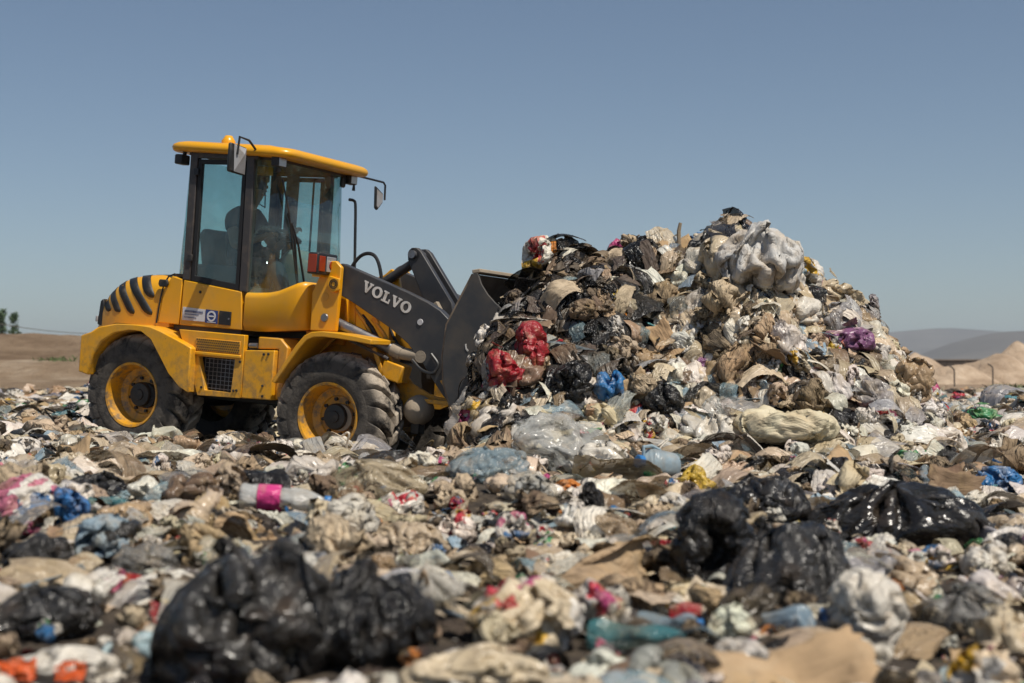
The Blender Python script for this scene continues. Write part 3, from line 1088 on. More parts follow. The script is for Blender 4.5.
# ---- front frame
FR = [(1.52, .62), (1.52, 1.20), (1.62, 1.50), (1.90, 1.52), (2.12, 1.42), (2.28, 1.26), (2.36, .98), (2.50, .84), (2.66, .77), (2.88, .735), (2.88, .70), (2.62, .70), (2.40, .60)]
for sgn in (-1, 1):
    part(MB().prism(FR, sgn * .36, sgn * .33), 'front_frame_plate', Yd, bevel=.006)
    part(MB().box((2.765, sgn * .38, .715), (.25, .13, .035)), 'front_bumper_lug', Yl, bevel=.006)
    part(MB().prism([(1.635, 1.205), (1.63, 1.52), (1.69, 1.66), (1.775, 1.785), (1.835, 1.79), (1.892, 1.74), (1.892, 1.56), (1.882, 1.215)], sgn * .605, sgn * .56), 'boom_tower', Yl, bevel=.008)
    part(MB().prism([(1.62, 1.10), (1.64, 1.70), (1.78, 1.75), (1.84, 1.60), (1.84, 1.10)], sgn * .40, sgn * .365), 'boom_tower_inner', Yl, bevel=.008)
    part(MB().lathe([(0, -.003), (.034, -.003), (.036, .0)], 20, 'y', (1.76, sgn * .606, 1.49)), 'pivot_hole', M['muddy'] if sgn > 0 else M['yellow_dirty'])
    part(MB().lathe([(0, -.012), (.030, -.012), (.036, .0)], 20, 'y', (1.77, sgn * .606, 1.32)), 'pivot_pin', M['steel'])
    # squared boss with a ringed sensor under the lamp
    bo = part(MB().prism([(1.80, 1.555), (1.78, 1.61), (1.805, 1.665), (1.90, 1.645), (1.905, 1.555), (1.845, 1.53)], sgn * .635, sgn * .606), 'pivot_boss', Yl, bevel=.006)
    for r_ in (.034, .02):
        MB().lathe([(r_, -.004), (r_ + .006, -.004), (r_ + .006, .002), (r_, .002)], 24, 'y', (1.85, sgn * .636, 1.60), closed=True).build('groove_ring', BK, bo)
    # front fender: bent plate over the wheel
    mb = MB()
    FP = [(1.45, .77), (1.55, .925), (1.66, 1.085), (1.73, 1.165), (1.80, 1.20), (1.90, 1.212), (2.05, 1.208), (2.22, 1.195), (2.36, 1.178)]
    th = [(p[0] + dx, p[1] + dz) for p, (dx, dz) in zip(FP, [(.035, -.015), (.035, -.02), (.035, -.028), (.03, -.034), (.02, -.042), (.01, -.045), (0, -.045), (0, -.043), (0, -.04)])]
    n = len(FP)
    for y in (sgn * .83, sgn * .45):
        mb.v += [(a, y, b) for a, b in FP] + [(a, y, b) for a, b in th]
    for i in range(n - 1):
        mb.f += [(i, i + 1, n + i + 1, n + i), (2 * n + i, 3 * n + i, 3 * n + i + 1, 2 * n + i + 1), (i, 2 * n + i, 2 * n + i + 1, i + 1), (n + i, n + i + 1, 3 * n + i + 1, 3 * n + i)]
    mb.f += [(0, n, 3 * n, 2 * n), (n - 1, 3 * n - 1, 4 * n - 1, 2 * n - 1)]
    part(mb, 'front_fender', Yl, bevel=.007)
    part(MB().prism([(1.53, 1.20), (1.86, 1.19), (1.70, 1.04), (1.55, .95)], sgn * .50, sgn * .46), 'fender_bracket', Yd, bevel=.006)
    # lift cylinder
    lc = part(MB().tube([(1.72, sgn * .50, 1.322), (1.83, sgn * .50, 1.283), (2.41, sgn * .50, 1.095), (2.43, sgn * .50, 1.09)], [.046, .047, .047, .04], 18), 'lift_cylinder', M['steel'])
    MB().tube([(2.37, sgn * .50, 1.108), (2.46, sgn * .50, 1.08)], .056, 16).build('cylinder_gland', M['muddy'], lc)
    MB().tube([(2.45, sgn * .50, 1.083), (2.66, sgn * .50, 1.07)], [.05, .048], 12).build('rod_end', M['muddy'], lc)
    MB().tube([(2.655, sgn * .548, 1.07), (2.655, sgn * .44, 1.07)], .05, 14).build('rod_eye', M['muddy'], lc)
    part(MB().tube([(1.92, sgn * .54, 1.18), (2.15, sgn * .54, 1.10), (2.36, sgn * .54, 1.03)], .014, 8), 'hydraulic_pipe', M['steel'])
    part(MB().box((2.40, sgn * .47, .93), (.19, .16, .145), (0, R(14), 0)), 'valve_cover', Yl, bevel=.012)
    part(MB().box((2.27, sgn * .48, 1.00), (.04, .14, .24), (0, R(-25), 0)), 'frame_rib', Yl, bevel=.006)
    part(MB().box((2.34, sgn * .45, 1.055), (.03, .10, .15), (0, R(-28), 0)), 'frame_rib', Yd, bevel=.006)
    for x0, z0, x1, z1 in ((1.93, 1.42, 2.13, 1.20), (2.02, 1.36, 2.20, 1.16), (2.12, 1.34, 2.32, 1.11), (2.05, 1.44, 2.18, 1.30)):
        part(MB().tube([(x0, sgn * .43, z0), ((x0 + x1) / 2 + .02, sgn * .45, (z0 + z1) / 2 + .01), (x1, sgn * .43, z1)], .018, 8), 'frame_strut', Yl if x0 != 2.02 else BK)
    part(MB().prism([(1.92, 1.22), (1.90, 1.50), (1.955, 1.50), (1.98, 1.22)], sgn * .46, sgn * .44), 'frame_gusset', Yl, bevel=.004)
    # lift arm
    BM = [(1.80, 1.70), (1.80, 1.76), (1.86, 1.775), (2.10, 1.70), (2.49, 1.578), (2.68, 1.508), (2.80, 1.45), (2.90, 1.37), (3.00, 1.25), (3.06, 1.10), (3.09, .92), (3.10, .74), (3.05, .69), (2.97, .70),
          (2.88, .78), (2.80, .87), (2.68, 1.015), (2.53, 1.165), (2.36, 1.275), (2.20, 1.355), (1.98, 1.465), (1.84, 1.525)]
    arm = part(MB().prism(BM, sgn * .545, sgn * .455), 'lift_arm', G, bevel=.007)
    MB().lathe([(0, -.006), (.024, -.006), (.026, .002)], 20, 'y', (2.63, sgn * .546, 1.345)).build('badge', M['sticker'], arm)
    if sgn < 0:
        # cast letters, slab serifs
        def glyph(ch):
            if ch == 'V':
                o = [(-.02, 1), (.42, 1), (.42, .86), (.34, .86), (.52, .34), (.70, .86), (.60, .86), (.60, 1), (1.0, 1), (1.0, .86), (.92, .86), (.60, 0), (.42, 0), (.06, .86), (-.02, .86)]
                return [o]
            if ch == 'L':
                o = [(0, 0), (.86, 0), (.86, .42), (.72, .42), (.72, .15), (.42, .15), (.42, .86), (.54, .86), (.54, 1), (0, 1), (0, .86), (.14, .86), (.14, .14), (0, .14)]
                return [o]
            return None
        x = 0.0
        H = .088
        ca, sa = math.cos(R(-20.3)), math.sin(R(-20.3))
        def P2(a, b):
            return (2.062 + ca * a - sa * b, 1.567 + sa * a + ca * b)
        for ch in 'VOLVO':
            g = glyph(ch)
            if g:
                poly = [P2(x + a * H * 1.06, b * H) for a, b in g[0]]
                MB().prism(poly, -.549, -.5455).build('letter', M['letter'], arm, smooth=0)
                x += H * (1.10 if ch == 'V' else 1.02)
            else:
                ang = np.linspace(0, 2 * math.pi, 33)[:-1]
                oo = [P2(x + H * (.56 + .56 * math.cos(a)), H * (.5 + .53 * math.sin(a))) for a in ang]
                ii = [P2(x + H * (.56 + .27 * math.cos(a)), H * (.5 + .35 * math.sin(a))) for a in ang]
                MB().ringprism(oo, ii, -.549, -.5455).build('letter', M['letter'], arm, smooth=0)
                x += H * 1.20
        MB().prism([(2.848, .895), (2.945, .935), (2.905, .825)], -.549, -.5455).build('warning_sticker', Yl, arm)
        MB().prism([(2.888, .895), (2.915, .905), (2.902, .862)], -.551, -.5492).build('warning_print', BK, arm)
part(MB().tube([(2.45, -.46, 1.40), (2.45, .46, 1.40)], .07, 18), 'arm_cross_tube', G)
part(MB().tube([(1.75, -.52, 1.66), (1.75, .52, 1.66)], .045, 14), 'pivot_shaft', M['steel'])
part(MB().box((1.9, 0, .85), (.9, .64, .45)), 'front_chassis', M['seal'], bevel=.02)
part(MB().lathe([(0, -.12), (.06, -.11), (.11, -.06), (.125, 0), (.11, .06), (.06, .11), (0, .12)], 20, 'y', (2.60, -.40, .635)), 'axle_housing', M['muddy'], smooth=60)
part(MB().box((2.60, -.40, .55), (.08, .10, .22)), 'axle_mount', BK, bevel=.01)
part(MB().box((2.93, -.33, .655), (.05, .05, .06)), 'pin_block', M['sticker'], bevel=.004)
# bell crank and tilt linkage
bcp = [(2.19, 1.86), (2.185, 1.92), (2.215, 1.96), (2.265, 1.965), (2.31, 1.935), (2.64, 1.52), (2.66, 1.42), (2.58, 1.36), (2.46, 1.38), (2.33, 1.60)]
for y0 in (-.02, .14):
    part(MB().prism(bcp, y0 - .03, y0 + .03), 'bell_crank', G, bevel=.007)
part(MB().tube([(2.245, -.09, 1.905), (2.245, .21, 1.905)], .034, 16), 'crank_pin', M['steel'])
part(MB().tube([(2.245, -.055, 1.905), (2.245, -.05, 1.905)], [.055, .05], 18), 'crank_pin_collar', BK)
part(MB().box((2.53, -.085, 1.475), (.05, .05, .09), (0, R(-35), 0)), 'crank_stop', M['muddy'], bevel=.005)
part(MB().tube([(1.80, .06, 1.58), (2.22, .06, 1.86)], .04, 14), 'tilt_cylinder', G)
part(MB().tube([(2.60, .06, 1.44), (3.04, .06, 1.22)], .04, 10), 'tilt_link', G)
part(MB().prism([(1.84, 1.50), (1.88, 1.72), (1.95, 1.78), (2.02, 1.74), (2.06, 1.60), (2.10, 1.50)], .10, .14), 'valve_bracket', Yl, bevel=.008)
part(MB().tube(curve([(1.66, -.10, 1.72), (1.70, -.10, 1.80), (1.76, -.10, 1.865), (1.83, -.10, 1.89), (1.90, -.10, 1.87), (1.95, -.10, 1.79), (1.985, -.10, 1.66), (1.99, -.08, 1.55)]), .016, 8), 'hydraulic_hose', BK)
part(MB().tube(curve([(1.93, .10, 1.62), (1.96, .10, 1.71), (2.02, .10, 1.785), (2.10, .10, 1.81), (2.18, .10, 1.79), (2.26, .10, 1.72)]), .014, 8), 'hydraulic_hose', BK)
part(MB().tube(curve([(2.60, -.58, 1.04), (2.70, -.60, .97), (2.80, -.59, .95), (2.83, -.57, 1.02), (2.76, -.565, 1.10)]), .014, 8), 'hydraulic_hose', BK)
part(MB().tube(curve([(2.08, -.35, 1.50), (2.2, -.34, 1.36), (2.28, -.36, 1.22), (2.36, -.36, 1.12)]), .013, 8), 'hydraulic_hose', BK)
# head lamp on its bracket
part(MB().box((1.70, -.60, 1.665), (.09, .14, .03)), 'lamp_bracket', Yl, bevel=.005)
hl = part(MB().box((1.735, -.645, 1.755), (.10, .295, .175)), 'head_lamp', BK, bevel=.012)
MB().box((1.787, -.73, 1.755), (.012, .085, .125)).build('indicator_lens', M['amber'], hl, bevel=.004)
MB().box((1.735, -.795, 1.755), (.08, .008, .145)).build('indicator_lens', M['amber'], hl, bevel=.003)
MB().box((1.787, -.595, 1.755), (.012, .135, .125)).build('lens', M['lamp_clear'], hl, bevel=.004)
MB().lathe([(0, 0), (.03, .004), (.034, .0)], 16, 'y', (0, 0, 0)).build('bulb', M['amber'], hl).matrix_local = Matrix.Translation((1.796, -.60, 1.75)) @ Matrix.Rotation(R(-90), 4, 'Z')
# ---- bucket
bk = bpy.data.objects.new('bucket', None)
COL.objects.link(bk)
bk.parent = LD
BW = .86
SIDE = [(3.235, 1.755), (3.265, 1.75), (3.30, 1.67), (3.36, 1.595), (3.43, 1.535), (3.53, 1.465), (3.60, 1.36), (3.72, 1.05), (3.86, .80), (3.98, .66), (3.24, .66), (3.12, .72), (3.045, .90), (3.02, 1.10), (3.035, 1.34)]
for sgn in (-1, 1):
    MB().prism(SIDE, sgn * BW, sgn * (BW - .022)).build('side_plate', M['bucket_steel'], bk, bevel=.002)
BACK = [(3.20, 1.745), (3.01, 1.345), (2.995, 1.10), (3.02, .89), (3.10, .70), (3.24, .635), (3.98, .63)]
INN = [(3.235, 1.735), (3.045, 1.335), (3.03, 1.11), (3.055, .905), (3.13, .73), (3.25, .665), (3.98, .655)]
n = len(BACK)
mb = MB()
for y in (-BW + .0225, BW - .0225):
    mb.v += [(a, y, b) for a, b in BACK] + [(a, y, b) for a, b in INN]
for i in range(n - 1):
    mb.f += [(i, i + 1, n + i + 1, n + i), (2 * n + i, 3 * n + i, 3 * n + i + 1, 2 * n + i + 1), (i, 2 * n + i, 2 * n + i + 1, i + 1), (n + i, n + i + 1, 3 * n + i + 1, 3 * n + i)]
mb.f += [(0, n, 3 * n, 2 * n), (n - 1, 3 * n - 1, 4 * n - 1, 2 * n - 1)]
mb.build('shell', M['bucket_worn'], bk, bevel=.004)
MB().box((3.25, 0, 1.765), (.07, 1.72, .03), (0, R(-12), 0)).build('top_lip', M['muddy'], bk, bevel=.006)
MB().prism([(3.205, 1.205), (3.215, 1.165), (3.235, 1.15), (3.24, 1.16), (3.222, 1.175), (3.215, 1.21)], -BW - .004, -BW - .0005).build('paint_mark', M['letter'], bk)
MB().prism([(3.28, 1.02), (3.38, 1.17), (3.40, 1.155), (3.30, 1.005)], -BW - .012, -BW - .0005).build('wear_bar', M['bucket_steel'], bk, bevel=.003)
MB().prism([(3.33, .98), (3.43, 1.13), (3.45, 1.115), (3.35, .965)], -BW - .012, -BW - .0005).build('wear_bar', M['bucket_steel'], bk, bevel=.003)

# ------------------------------------------------------------------ the operator in the cab
def skin_mesh(name, chains, mat, parent=None, sub=2):
    """chains of (position, radius); equal positions are merged into one vertex"""
    idx, V, Rr, E = {}, [], [], []
    for ch in chains:
        prev = None
        for p, r in ch:
            k = tuple(round(c, 4) for c in p)
            if k not in idx:
                idx[k] = len(V)
                V.append(p)
                Rr.append(r)
            if prev is not None and prev != idx[k]:
                E.append((prev, idx[k]))
            prev = idx[k]
    me = bpy.data.meshes.new(name)
    me.from_pydata(V, E, [])
    o = link_mesh(name, me, parent)
    sk = o.modifiers.new('skin', 'SKIN')
    sk.use_smooth_shade = True
    lay = me.skin_vertices[0] if me.skin_vertices else None
    if lay is None:
        bm = bmesh.new()
        bm.from_mesh(me)
        bm.verts.layers.skin.verify()
        bm.to_mesh(me)
        bm.free()
        lay = me.skin_vertices[0]
    for i, r in enumerate(Rr):
        rr = r if hasattr(r, '__len__') else (r, r)
        lay.data[i].radius = rr
        lay.data[i].use_root = (i == 0)
    ss = o.modifiers.new('sub', 'SUBSURF')
    ss.levels = ss.render_levels = sub
    me.materials.append(mat)
    return o


HIP = (.40, 0, 1.72)
CH, NK, HD = (.36, 0, 2.05), (.40, 0, 2.22), (.46, 0, 2.37)
TORSO = [(HIP, (.13, .17)), ((.36, 0, 1.88), (.115, .15)), (CH, (.12, .17)), ((.38, 0, 2.16), (.08, .12)), (NK, .055), ((.44, 0, 2.29), .055), (HD, (.085, .078)), ((.47, 0, 2.43), (.085, .075)), ((.46, 0, 2.485), .05)]


def arm(s, el, wr):
    sh = (.37, s * .19, 2.13)
    fw = Vector(wr) - Vector(el)
    fw.normalize()
    out = [[((.38, 0, 2.16), (.08, .12)), (sh, .058), (el, .043), (wr, .028), (tuple(Vector(wr) + fw * .05), (.036, .018))]]
    base = Vector(wr) + fw * .05
    for k in range(4):
        b0 = base + Vector((0, (k - 1.5) * .018, 0))
        ln = (.07, .08, .078, .06)[k]
        out.append([(tuple(base), (.036, .018)), (tuple(b0 + fw * .03), .009), (tuple(b0 + fw * (.03 + ln * .5) + Vector((0, 0, -.012))), .008), (tuple(b0 + fw * (.02 + ln * .7) + Vector((0, 0, -.04))), .007)])
    th = base - fw * .03 + Vector((0, -s * .03, 0))
    out.append([(wr, .028), (tuple(th), .010), (tuple(th + fw * .05 + Vector((0, -s * .012, -.02))), .009)])
    return out


def leg(s):
    return [[(HIP, (.13, .17)), ((.46, s * .10, 1.73), .085), ((.82, s * .14, 1.74), .065), ((.90, s * .14, 1.52), .05), ((.94, s * .14, 1.49), .045), ((1.06, s * .15, 1.475), .035)]]


arms = arm(-1, (.48, -.28, 1.88), (.70, -.20, 1.98)) + arm(1, (.50, .27, 1.90), (.74, .16, 2.04))
person = skin_mesh('person', [TORSO] + arms + leg(-1) + leg(1), M['skin'])
person.matrix_world = Matrix.Translation(LD.location) @ LD.rotation_euler.to_matrix().to_4x4() @ Matrix.Translation((.10, -.03, -.14)) @ Matrix.Scale(1.07, 4)
tag(person, 'person in a dark short-sleeved shirt seated at the loader controls behind tinted glass', 'person')
PM = person.matrix_world.copy()
skin_mesh('shirt', [[(HIP, (.145, .185)), ((.36, 0, 1.88), (.13, .165)), (CH, (.135, .185)), ((.38, 0, 2.16), (.095, .135)), ((.40, 0, 2.21), .07)]] +
          [[((.38, 0, 2.16), (.095, .135)), ((.37, s * .19, 2.13), .072), ((.42, s * .235, 2.00), .062)] for s in (-1, 1)], M['shirt'], person)
skin_mesh('trousers', [[(HIP, (.14, .18)), ((.46, s * .10, 1.73), .098), ((.82, s * .14, 1.74), .078), ((.90, s * .14, 1.53), .062)] for s in (-1, 1)], M['trousers'], person)
hm = MB().lathe([(0, .10), (.05, .092), (.082, .06), (.094, .02), (.092, -.03), (.085, -.05)], 20, 'z', (.445, 0, 2.425)).build('hair', M['hair'], person, smooth=70)
fc = MB().add([(.535, -.012, 2.40), (.535, .012, 2.40), (.565, 0, 2.365), (.535, -.018, 2.36), (.535, .018, 2.36), (.53, 0, 2.42)], [(0, 2, 3), (1, 4, 2), (3, 2, 4), (5, 2, 0), (5, 1, 2), (0, 3, 4, 1, 5)]).build('nose', M['skin'], person)
for s in (-1, 1):
    MB().lathe([(0, .008), (.012, .004), (.014, 0)], 12, 'y', (.0, 0, 0)).build('eye', M['hair'], person).location = (.535, s * .032, 2.405)
    MB().box((.46, s * .088, 2.385), (.035, .016, .06)).build('ear', M['skin'], person, bevel=.006)
MB().box((.535, 0, 2.335), (.012, .045, .008)).build('mouth', M['amber'], person, bevel=.002)

# ------------------------------------------------------------------ shapes of the waste: folded and crushed film, cloth, card, bottles
M['film'] = mat_waste('plastic_film', .24, .36, .5, 0.0, 0.0, .18)
M['film_black'] = mat_waste('black_bag_film', .19, .42, .8, 0.0, 0.0, .10, 30.0, .5, (.070, .062, .054))
M['rag'] = mat_waste('cloth', .85, .32, .7, 0.0, 0.0, 0.0, 60.0, .2)
M['dark_rag'] = mat_waste('soaked_shaded_cloth', .6, .5, .6, 0.0, 0.0, 0.0, 50.0, .4, (.12, .088, .06))  # wet dark cloth; its tone also carries shade of the heap's left face
M['dark_film'] = mat_waste('soiled_shaded_film', .3, .6, .55, 0.0, 0.0, 0.0, 26.0, .5, (.14, .105, .072))  # dark film; part of its tone is the left face's shade, painted in
M['paper'] = mat_waste('dirty_paper', .7, .42, .6, .1)
M['print'] = mat_waste('printed_packaging', .34, .5, .6, .08, 2.1)
M['clear'] = mat_waste('clear_film', .16, .42, .5, 0.0, 0.0, .62)
M['pet'] = mat_waste('bottle_plastic', .12, .25, .4, 0.0, 0.0, .45)
M['card'] = mat_waste('cardboard', .85, .35, .25, 0.0, 0.0, 0.0, 40.0, .2)
M['clod'] = mat_waste('food_waste', .8, .75, 1.0, 0.0, 0.0, 0.0, 14.0, .3)
M['cap'] = mat_simple('bottle_cap', (.03, .16, .40), .4, 0, .3)


def norm_shape(V):
    V = V - np.array([(V[:, 0].max() + V[:, 0].min()) / 2, (V[:, 1].max() + V[:, 1].min()) / 2, V[:, 2].min()])
    return V / max(np.ptp(V[:, 0]), np.ptp(V[:, 1]))


def shape_mesh(name, V, F, mat):
    me = np_mesh(name, norm_shape(V), F)
    me.materials.append(mat)
    return me


def card_shape(seed, w=1.0, d=.7, fold=.5):
    rng = np.random.default_rng(seed)
    nx, ny = 15, 11
    X, Y = np.meshgrid(np.linspace(-w / 2, w / 2, nx), np.linspace(-d / 2, d / 2, ny))
    Z = fold * np.abs(X - rng.uniform(-.15, .15)) + rng.uniform(-.25, .25) * np.maximum(0, Y - rng.uniform(0, .2))
    Z = Z + .012 * np.sin(X * 9 + rng.uniform(0, 6)) + .015 * np.sin(Y * 7 + 2 * X)
    Z = Z + .05 * np.abs(np.sin(X * 5 + Y * 4 + rng.uniform(0, 6))) + .03 * np.abs(np.sin(X * 11 - Y * 8 + rng.uniform(0, 6)))
    e = rng.normal(0, .02, X.shape) * ((np.abs(X) > w * .49) | (np.abs(Y) > d * .49))
    top = np.stack([X + e, Y + np.roll(e, 1), Z], -1).reshape(-1, 3)
    bot = top - np.array([0, 0, .014])
    V = np.concatenate([top, bot])
    n = nx * ny
    i = (np.arange(ny - 1)[:, None] * nx + np.arange(nx - 1)).ravel()
    q = np.stack([i, i + 1, i + nx + 1, i + nx], 1)
    F = [q, q[:, ::-1] + n]
    rim = list(range(nx)) + [nx * k + nx - 1 for k in range(1, ny)] + [nx * (ny - 1) + k for k in range(nx - 2, -1, -1)] + [nx * k for k in range(ny - 2, 0, -1)]
    r = np.array(rim)
    r2 = np.roll(r, -1)
    F.append(np.stack([r, r + n, r2 + n, r2], 1))
    return V, np.concatenate(F)


def bottle_shape(seed, crush=.35):
    """returns the body and the cap of a crushed drinks bottle lying along x"""
    rng = np.random.default_rng(seed)
    prof = [(.002, -.5), (.10, -.5), (.145, -.485), (.155, -.45), (.15, -.40), (.158, -.36), (.148, -.30), (.150, -.2), (.150, -.05), (.158, .0), (.148, .05), (.158, .1), (.150, .16), (.13, .24), (.09, .33), (.05, .40), (.045, .44)]
    n = 28
    V, F = [], []
    for r, x in prof:
        for k in range(n):
            a = 2 * math.pi * k / n
            V.append((x, r * math.cos(a), r * math.sin(a)))
    for i in range(len(prof) - 1):
        for k in range(n):
            k2 = (k + 1) % n
            F.append((i * n + k, i * n + k2, (i + 1) * n + k2, (i + 1) * n + k))
    V = np.array(V)
    sq = np.exp(-((V[:, 0] - rng.uniform(-.2, .1)) / .2) ** 2)
    V[:, 2] *= 1 - crush * sq
    V[:, 1] *= 1 + .3 * crush * sq
    V += wob(V, rng, .035 * crush / .35, 6, 16) * (np.abs(V[:, :1]) < .42)
    cp, cf = [], []
    for r, x in ((.052, .425), (.056, .43), (.056, .49), (.05, .497), (.001, .497)):
        for k in range(16):
            a = 2 * math.pi * k / 16
            cp.append((x, r * math.cos(a), r * math.sin(a)))
    for i in range(4):
        for k in range(16):
            k2 = (k + 1) % 16
            cf.append((i * 16 + k, i * 16 + k2, (i + 1) * 16 + k2, (i + 1) * 16 + k))
    z0 = -V[:, 2].min()
    return V + [0, 0, z0], np.array(F), np.array(cp) + [0, 0, z0], np.array(cf)


LIB = []            # (kind, mesh, adjective)


def lib(kind, me, adj):
    LIB.append((kind, me, adj))


BAG_ADJ = ['tied', 'slumped', 'half-empty', 'bulging', 'wrinkled', 'flattened', 'torn', 'lumpy', 'twisted', 'creased']
bag_geo = []
for i in range(10):
    V, F = sim_bag(100 + i, 4, [.78, .68, .62, .8, .7, .6, .66, .72, .64, .75][i], [.45, .35, .3, .5, .4, .28, .4, .45, .35, .4][i], [0, 3, 2, 5, 0, 2, 4, 6, 0, 3][i], i % 2 == 0, 50, .1,
                   [.18, .2, .24, .2, .25, .22, .28, .2, .3, .2][i], .025, (.07, .16), (1, [.8, .7, .85, .75, .6][i % 5], .62), 0.0, .003)
    bag_geo.append((V, F))
full_geo = [sim_bag(160 + i, 4, [.86, .82, .84, .8, .86, .83][i], .42, [4, 6, 3, 5, 7, 2][i], i % 2 == 0, 46, .1, [.09, .11, .12, .10, .08, .13][i], .022, (.10, .2), (1, [.75, .65, .8, .55, .7, .85][i], [.6, .5, .65, .5, .45, .7][i]), 0.0, .0022) for i in range(6)]
for i in range(6):
    lib('film_bag', shape_mesh('bag_shape', *full_geo[i], M['film' if i != 4 else 'clear']), ['plump', 'rounded', 'well-filled', 'long', 'pillow-like', 'stuffed'][i])
for i in (1, 3, 5):
    lib('black_bag', shape_mesh('bag_shape', *full_geo[i], M['film_black']), ['plump', 'rounded', 'well-filled', 'long', 'pillow-like', 'stuffed'][i])
for i in (0, 4):
    lib('print_bag', shape_mesh('bag_shape', *full_geo[i], M['print']), ['plump', 'rounded', 'well-filled', 'long', 'pillow-like', 'stuffed'][i])
for i in range(10):
    lib('film_bag', shape_mesh('bag_shape', *bag_geo[i], M['film']), BAG_ADJ[i])
for i in (0, 1, 2, 4, 6, 8):
    lib('black_bag', shape_mesh('bag_shape', *bag_geo[i], M['film_black']), BAG_ADJ[i])
for i in (3, 5, 7, 9):
    lib('print_bag', shape_mesh('bag_shape', *bag_geo[i], M['print']), BAG_ADJ[i])
SH_ADJ = ['crumpled', 'rumpled', 'folded', 'bunched', 'ragged', 'pleated', 'scrunched', 'shredded']
def draped(seed, asp, fold):
    V, F = sim_sheet(seed, 50, asp, .86, fold, 40, .1, .16, .006)
    rng = np.random.default_rng(seed)
    Q = V * [1, 1, 0]
    V[:, 2] = V[:, 2] * 1.1 + np.abs(wob(Q, rng, .16, 2.5, 5)[:, 2]) - .22 * (Q ** 2).sum(1)
    return V, F


dr_geo = [draped(400 + i, [1, .7, .85, .55, .95, .62, .4, .3][i], [.07, .10, .08, .12, .09, .11, .09, .1][i]) for i in range(8)]
for i in range(8):
    lib('film_drape', shape_mesh('drape_shape', *dr_geo[i], M['film']), ['spread-out', 'draped', 'torn', 'rippled', 'flattened', 'folded', 'stretched', 'ribbon-like'][i])
for i in (0, 2, 3, 5, 7):
    lib('black_drape', shape_mesh('drape_shape', *dr_geo[i], M['film_black']), ['spread-out', 'draped', 'torn', 'rippled', 'flattened', 'folded', 'stretched', 'ribbon-like'][i])
for i in (1, 4, 6, 7):
    lib('cloth_drape', shape_mesh('drape_shape', *dr_geo[i], M['rag']), ['spread-out', 'draped', 'torn', 'rippled', 'flattened', 'folded', 'stretched', 'ribbon-like'][i])
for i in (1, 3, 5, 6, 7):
    lib('soiled_shaded_drape', shape_mesh('drape_shape', *dr_geo[i], M['dark_rag' if i in (1, 6) else 'dark_film']), ['spread-out', 'draped', 'torn', 'rippled', 'flattened', 'folded', 'stretched', 'ribbon-like'][i])
for i in (0, 3, 6):
    lib('clear_drape', shape_mesh('drape_shape', *dr_geo[i], M['clear']), ['spread-out', 'draped', 'torn', 'rippled', 'flattened', 'folded', 'stretched', 'ribbon-like'][i])
for i in (2, 5):
    lib('print_drape', shape_mesh('drape_shape', *dr_geo[i], M['print']), ['spread-out', 'draped', 'torn', 'rippled', 'flattened', 'folded', 'stretched', 'ribbon-like'][i])
sh_geo = [sim_sheet(300 + i, 44, [1, .6, .28, .45, .9, .22, .7, .5][i], [.8, .62, .7, .5][i % 4], [.10, .16, .2, .13][(i * 3) % 4], 45, .1, [.18, .26, .34][i % 3]) for i in range(8)]
for i in range(8):
    lib('film_sheet', shape_mesh('film_shape', *sh_geo[i], M['film']), SH_ADJ[i])
for i in (1, 3, 4, 6):
    lib('black_sheet', shape_mesh('film_shape', *sh_geo[i], M['film_black']), SH_ADJ[i])
for i in (0, 2, 5, 7):
    lib('clear_sheet', shape_mesh('film_shape', *sh_geo[i], M['clear']), SH_ADJ[i])
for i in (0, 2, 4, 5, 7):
    lib('soiled_shaded_rag', shape_mesh('cloth_shape', *sh_geo[i], M['dark_rag' if i % 2 else 'dark_film']), SH_ADJ[i])
for i in (1, 2, 5, 6, 7):
    lib('rag', shape_mesh('cloth_shape', *sh_geo[i], M['rag']), SH_ADJ[i])
wad_geo = [sim_bag(500 + i, 4, .58, .5, 0, False, 32, .06, .34, .03, (.1, .2), (1, .75, .6), 0.0, .001) for i in range(6)]
for i in range(6):
    lib('paper', shape_mesh('paper_shape', *wad_geo[i], M['paper']), ['balled', 'crushed', 'screwed-up', 'squashed', 'limp', 'soggy'][i])
for i in (0, 2, 4):
    lib('packet', shape_mesh('packet_shape', *wad_geo[i], M['print']), ['crushed', 'squashed', 'empty', 'flat', 'limp'][i])
for i in range(3):
    lib('card', shape_mesh('card_shape', *card_shape(700 + i, 1, [.6, .8, .4][i], [.2, .5, .35][i]), M['card']), ['bent', 'folded', 'curled'][i])
bot = [bottle_shape(800 + i, [.2, .45, .6][i]) for i in range(3)]
for i in range(3):
    V, F, cp, cf = bot[i]
    me = np_mesh('bottle_shape', V, F)
    me.materials.append(M['pet'])
    lib('bottle', me, ['dented', 'crushed', 'squashed'][i])
for i in range(3):
    V, F = ico(3)
    rng = np.random.default_rng(900 + i)
    V = V * [1, .7, .5] + wob(V, rng, .3, 3, 7) + wob(V, rng, .12, 9, 20)
    lib('clod', shape_mesh('clod_shape', V, F, M['clod']), ['lumpy', 'crumbly', 'knobbly'][i])
def tube_shape(path, r, n=7):
    mb = MB().tube(path, r, n, caps=False)
    return np.array([tuple(p) for p in mb.v]), np.array(mb.f)


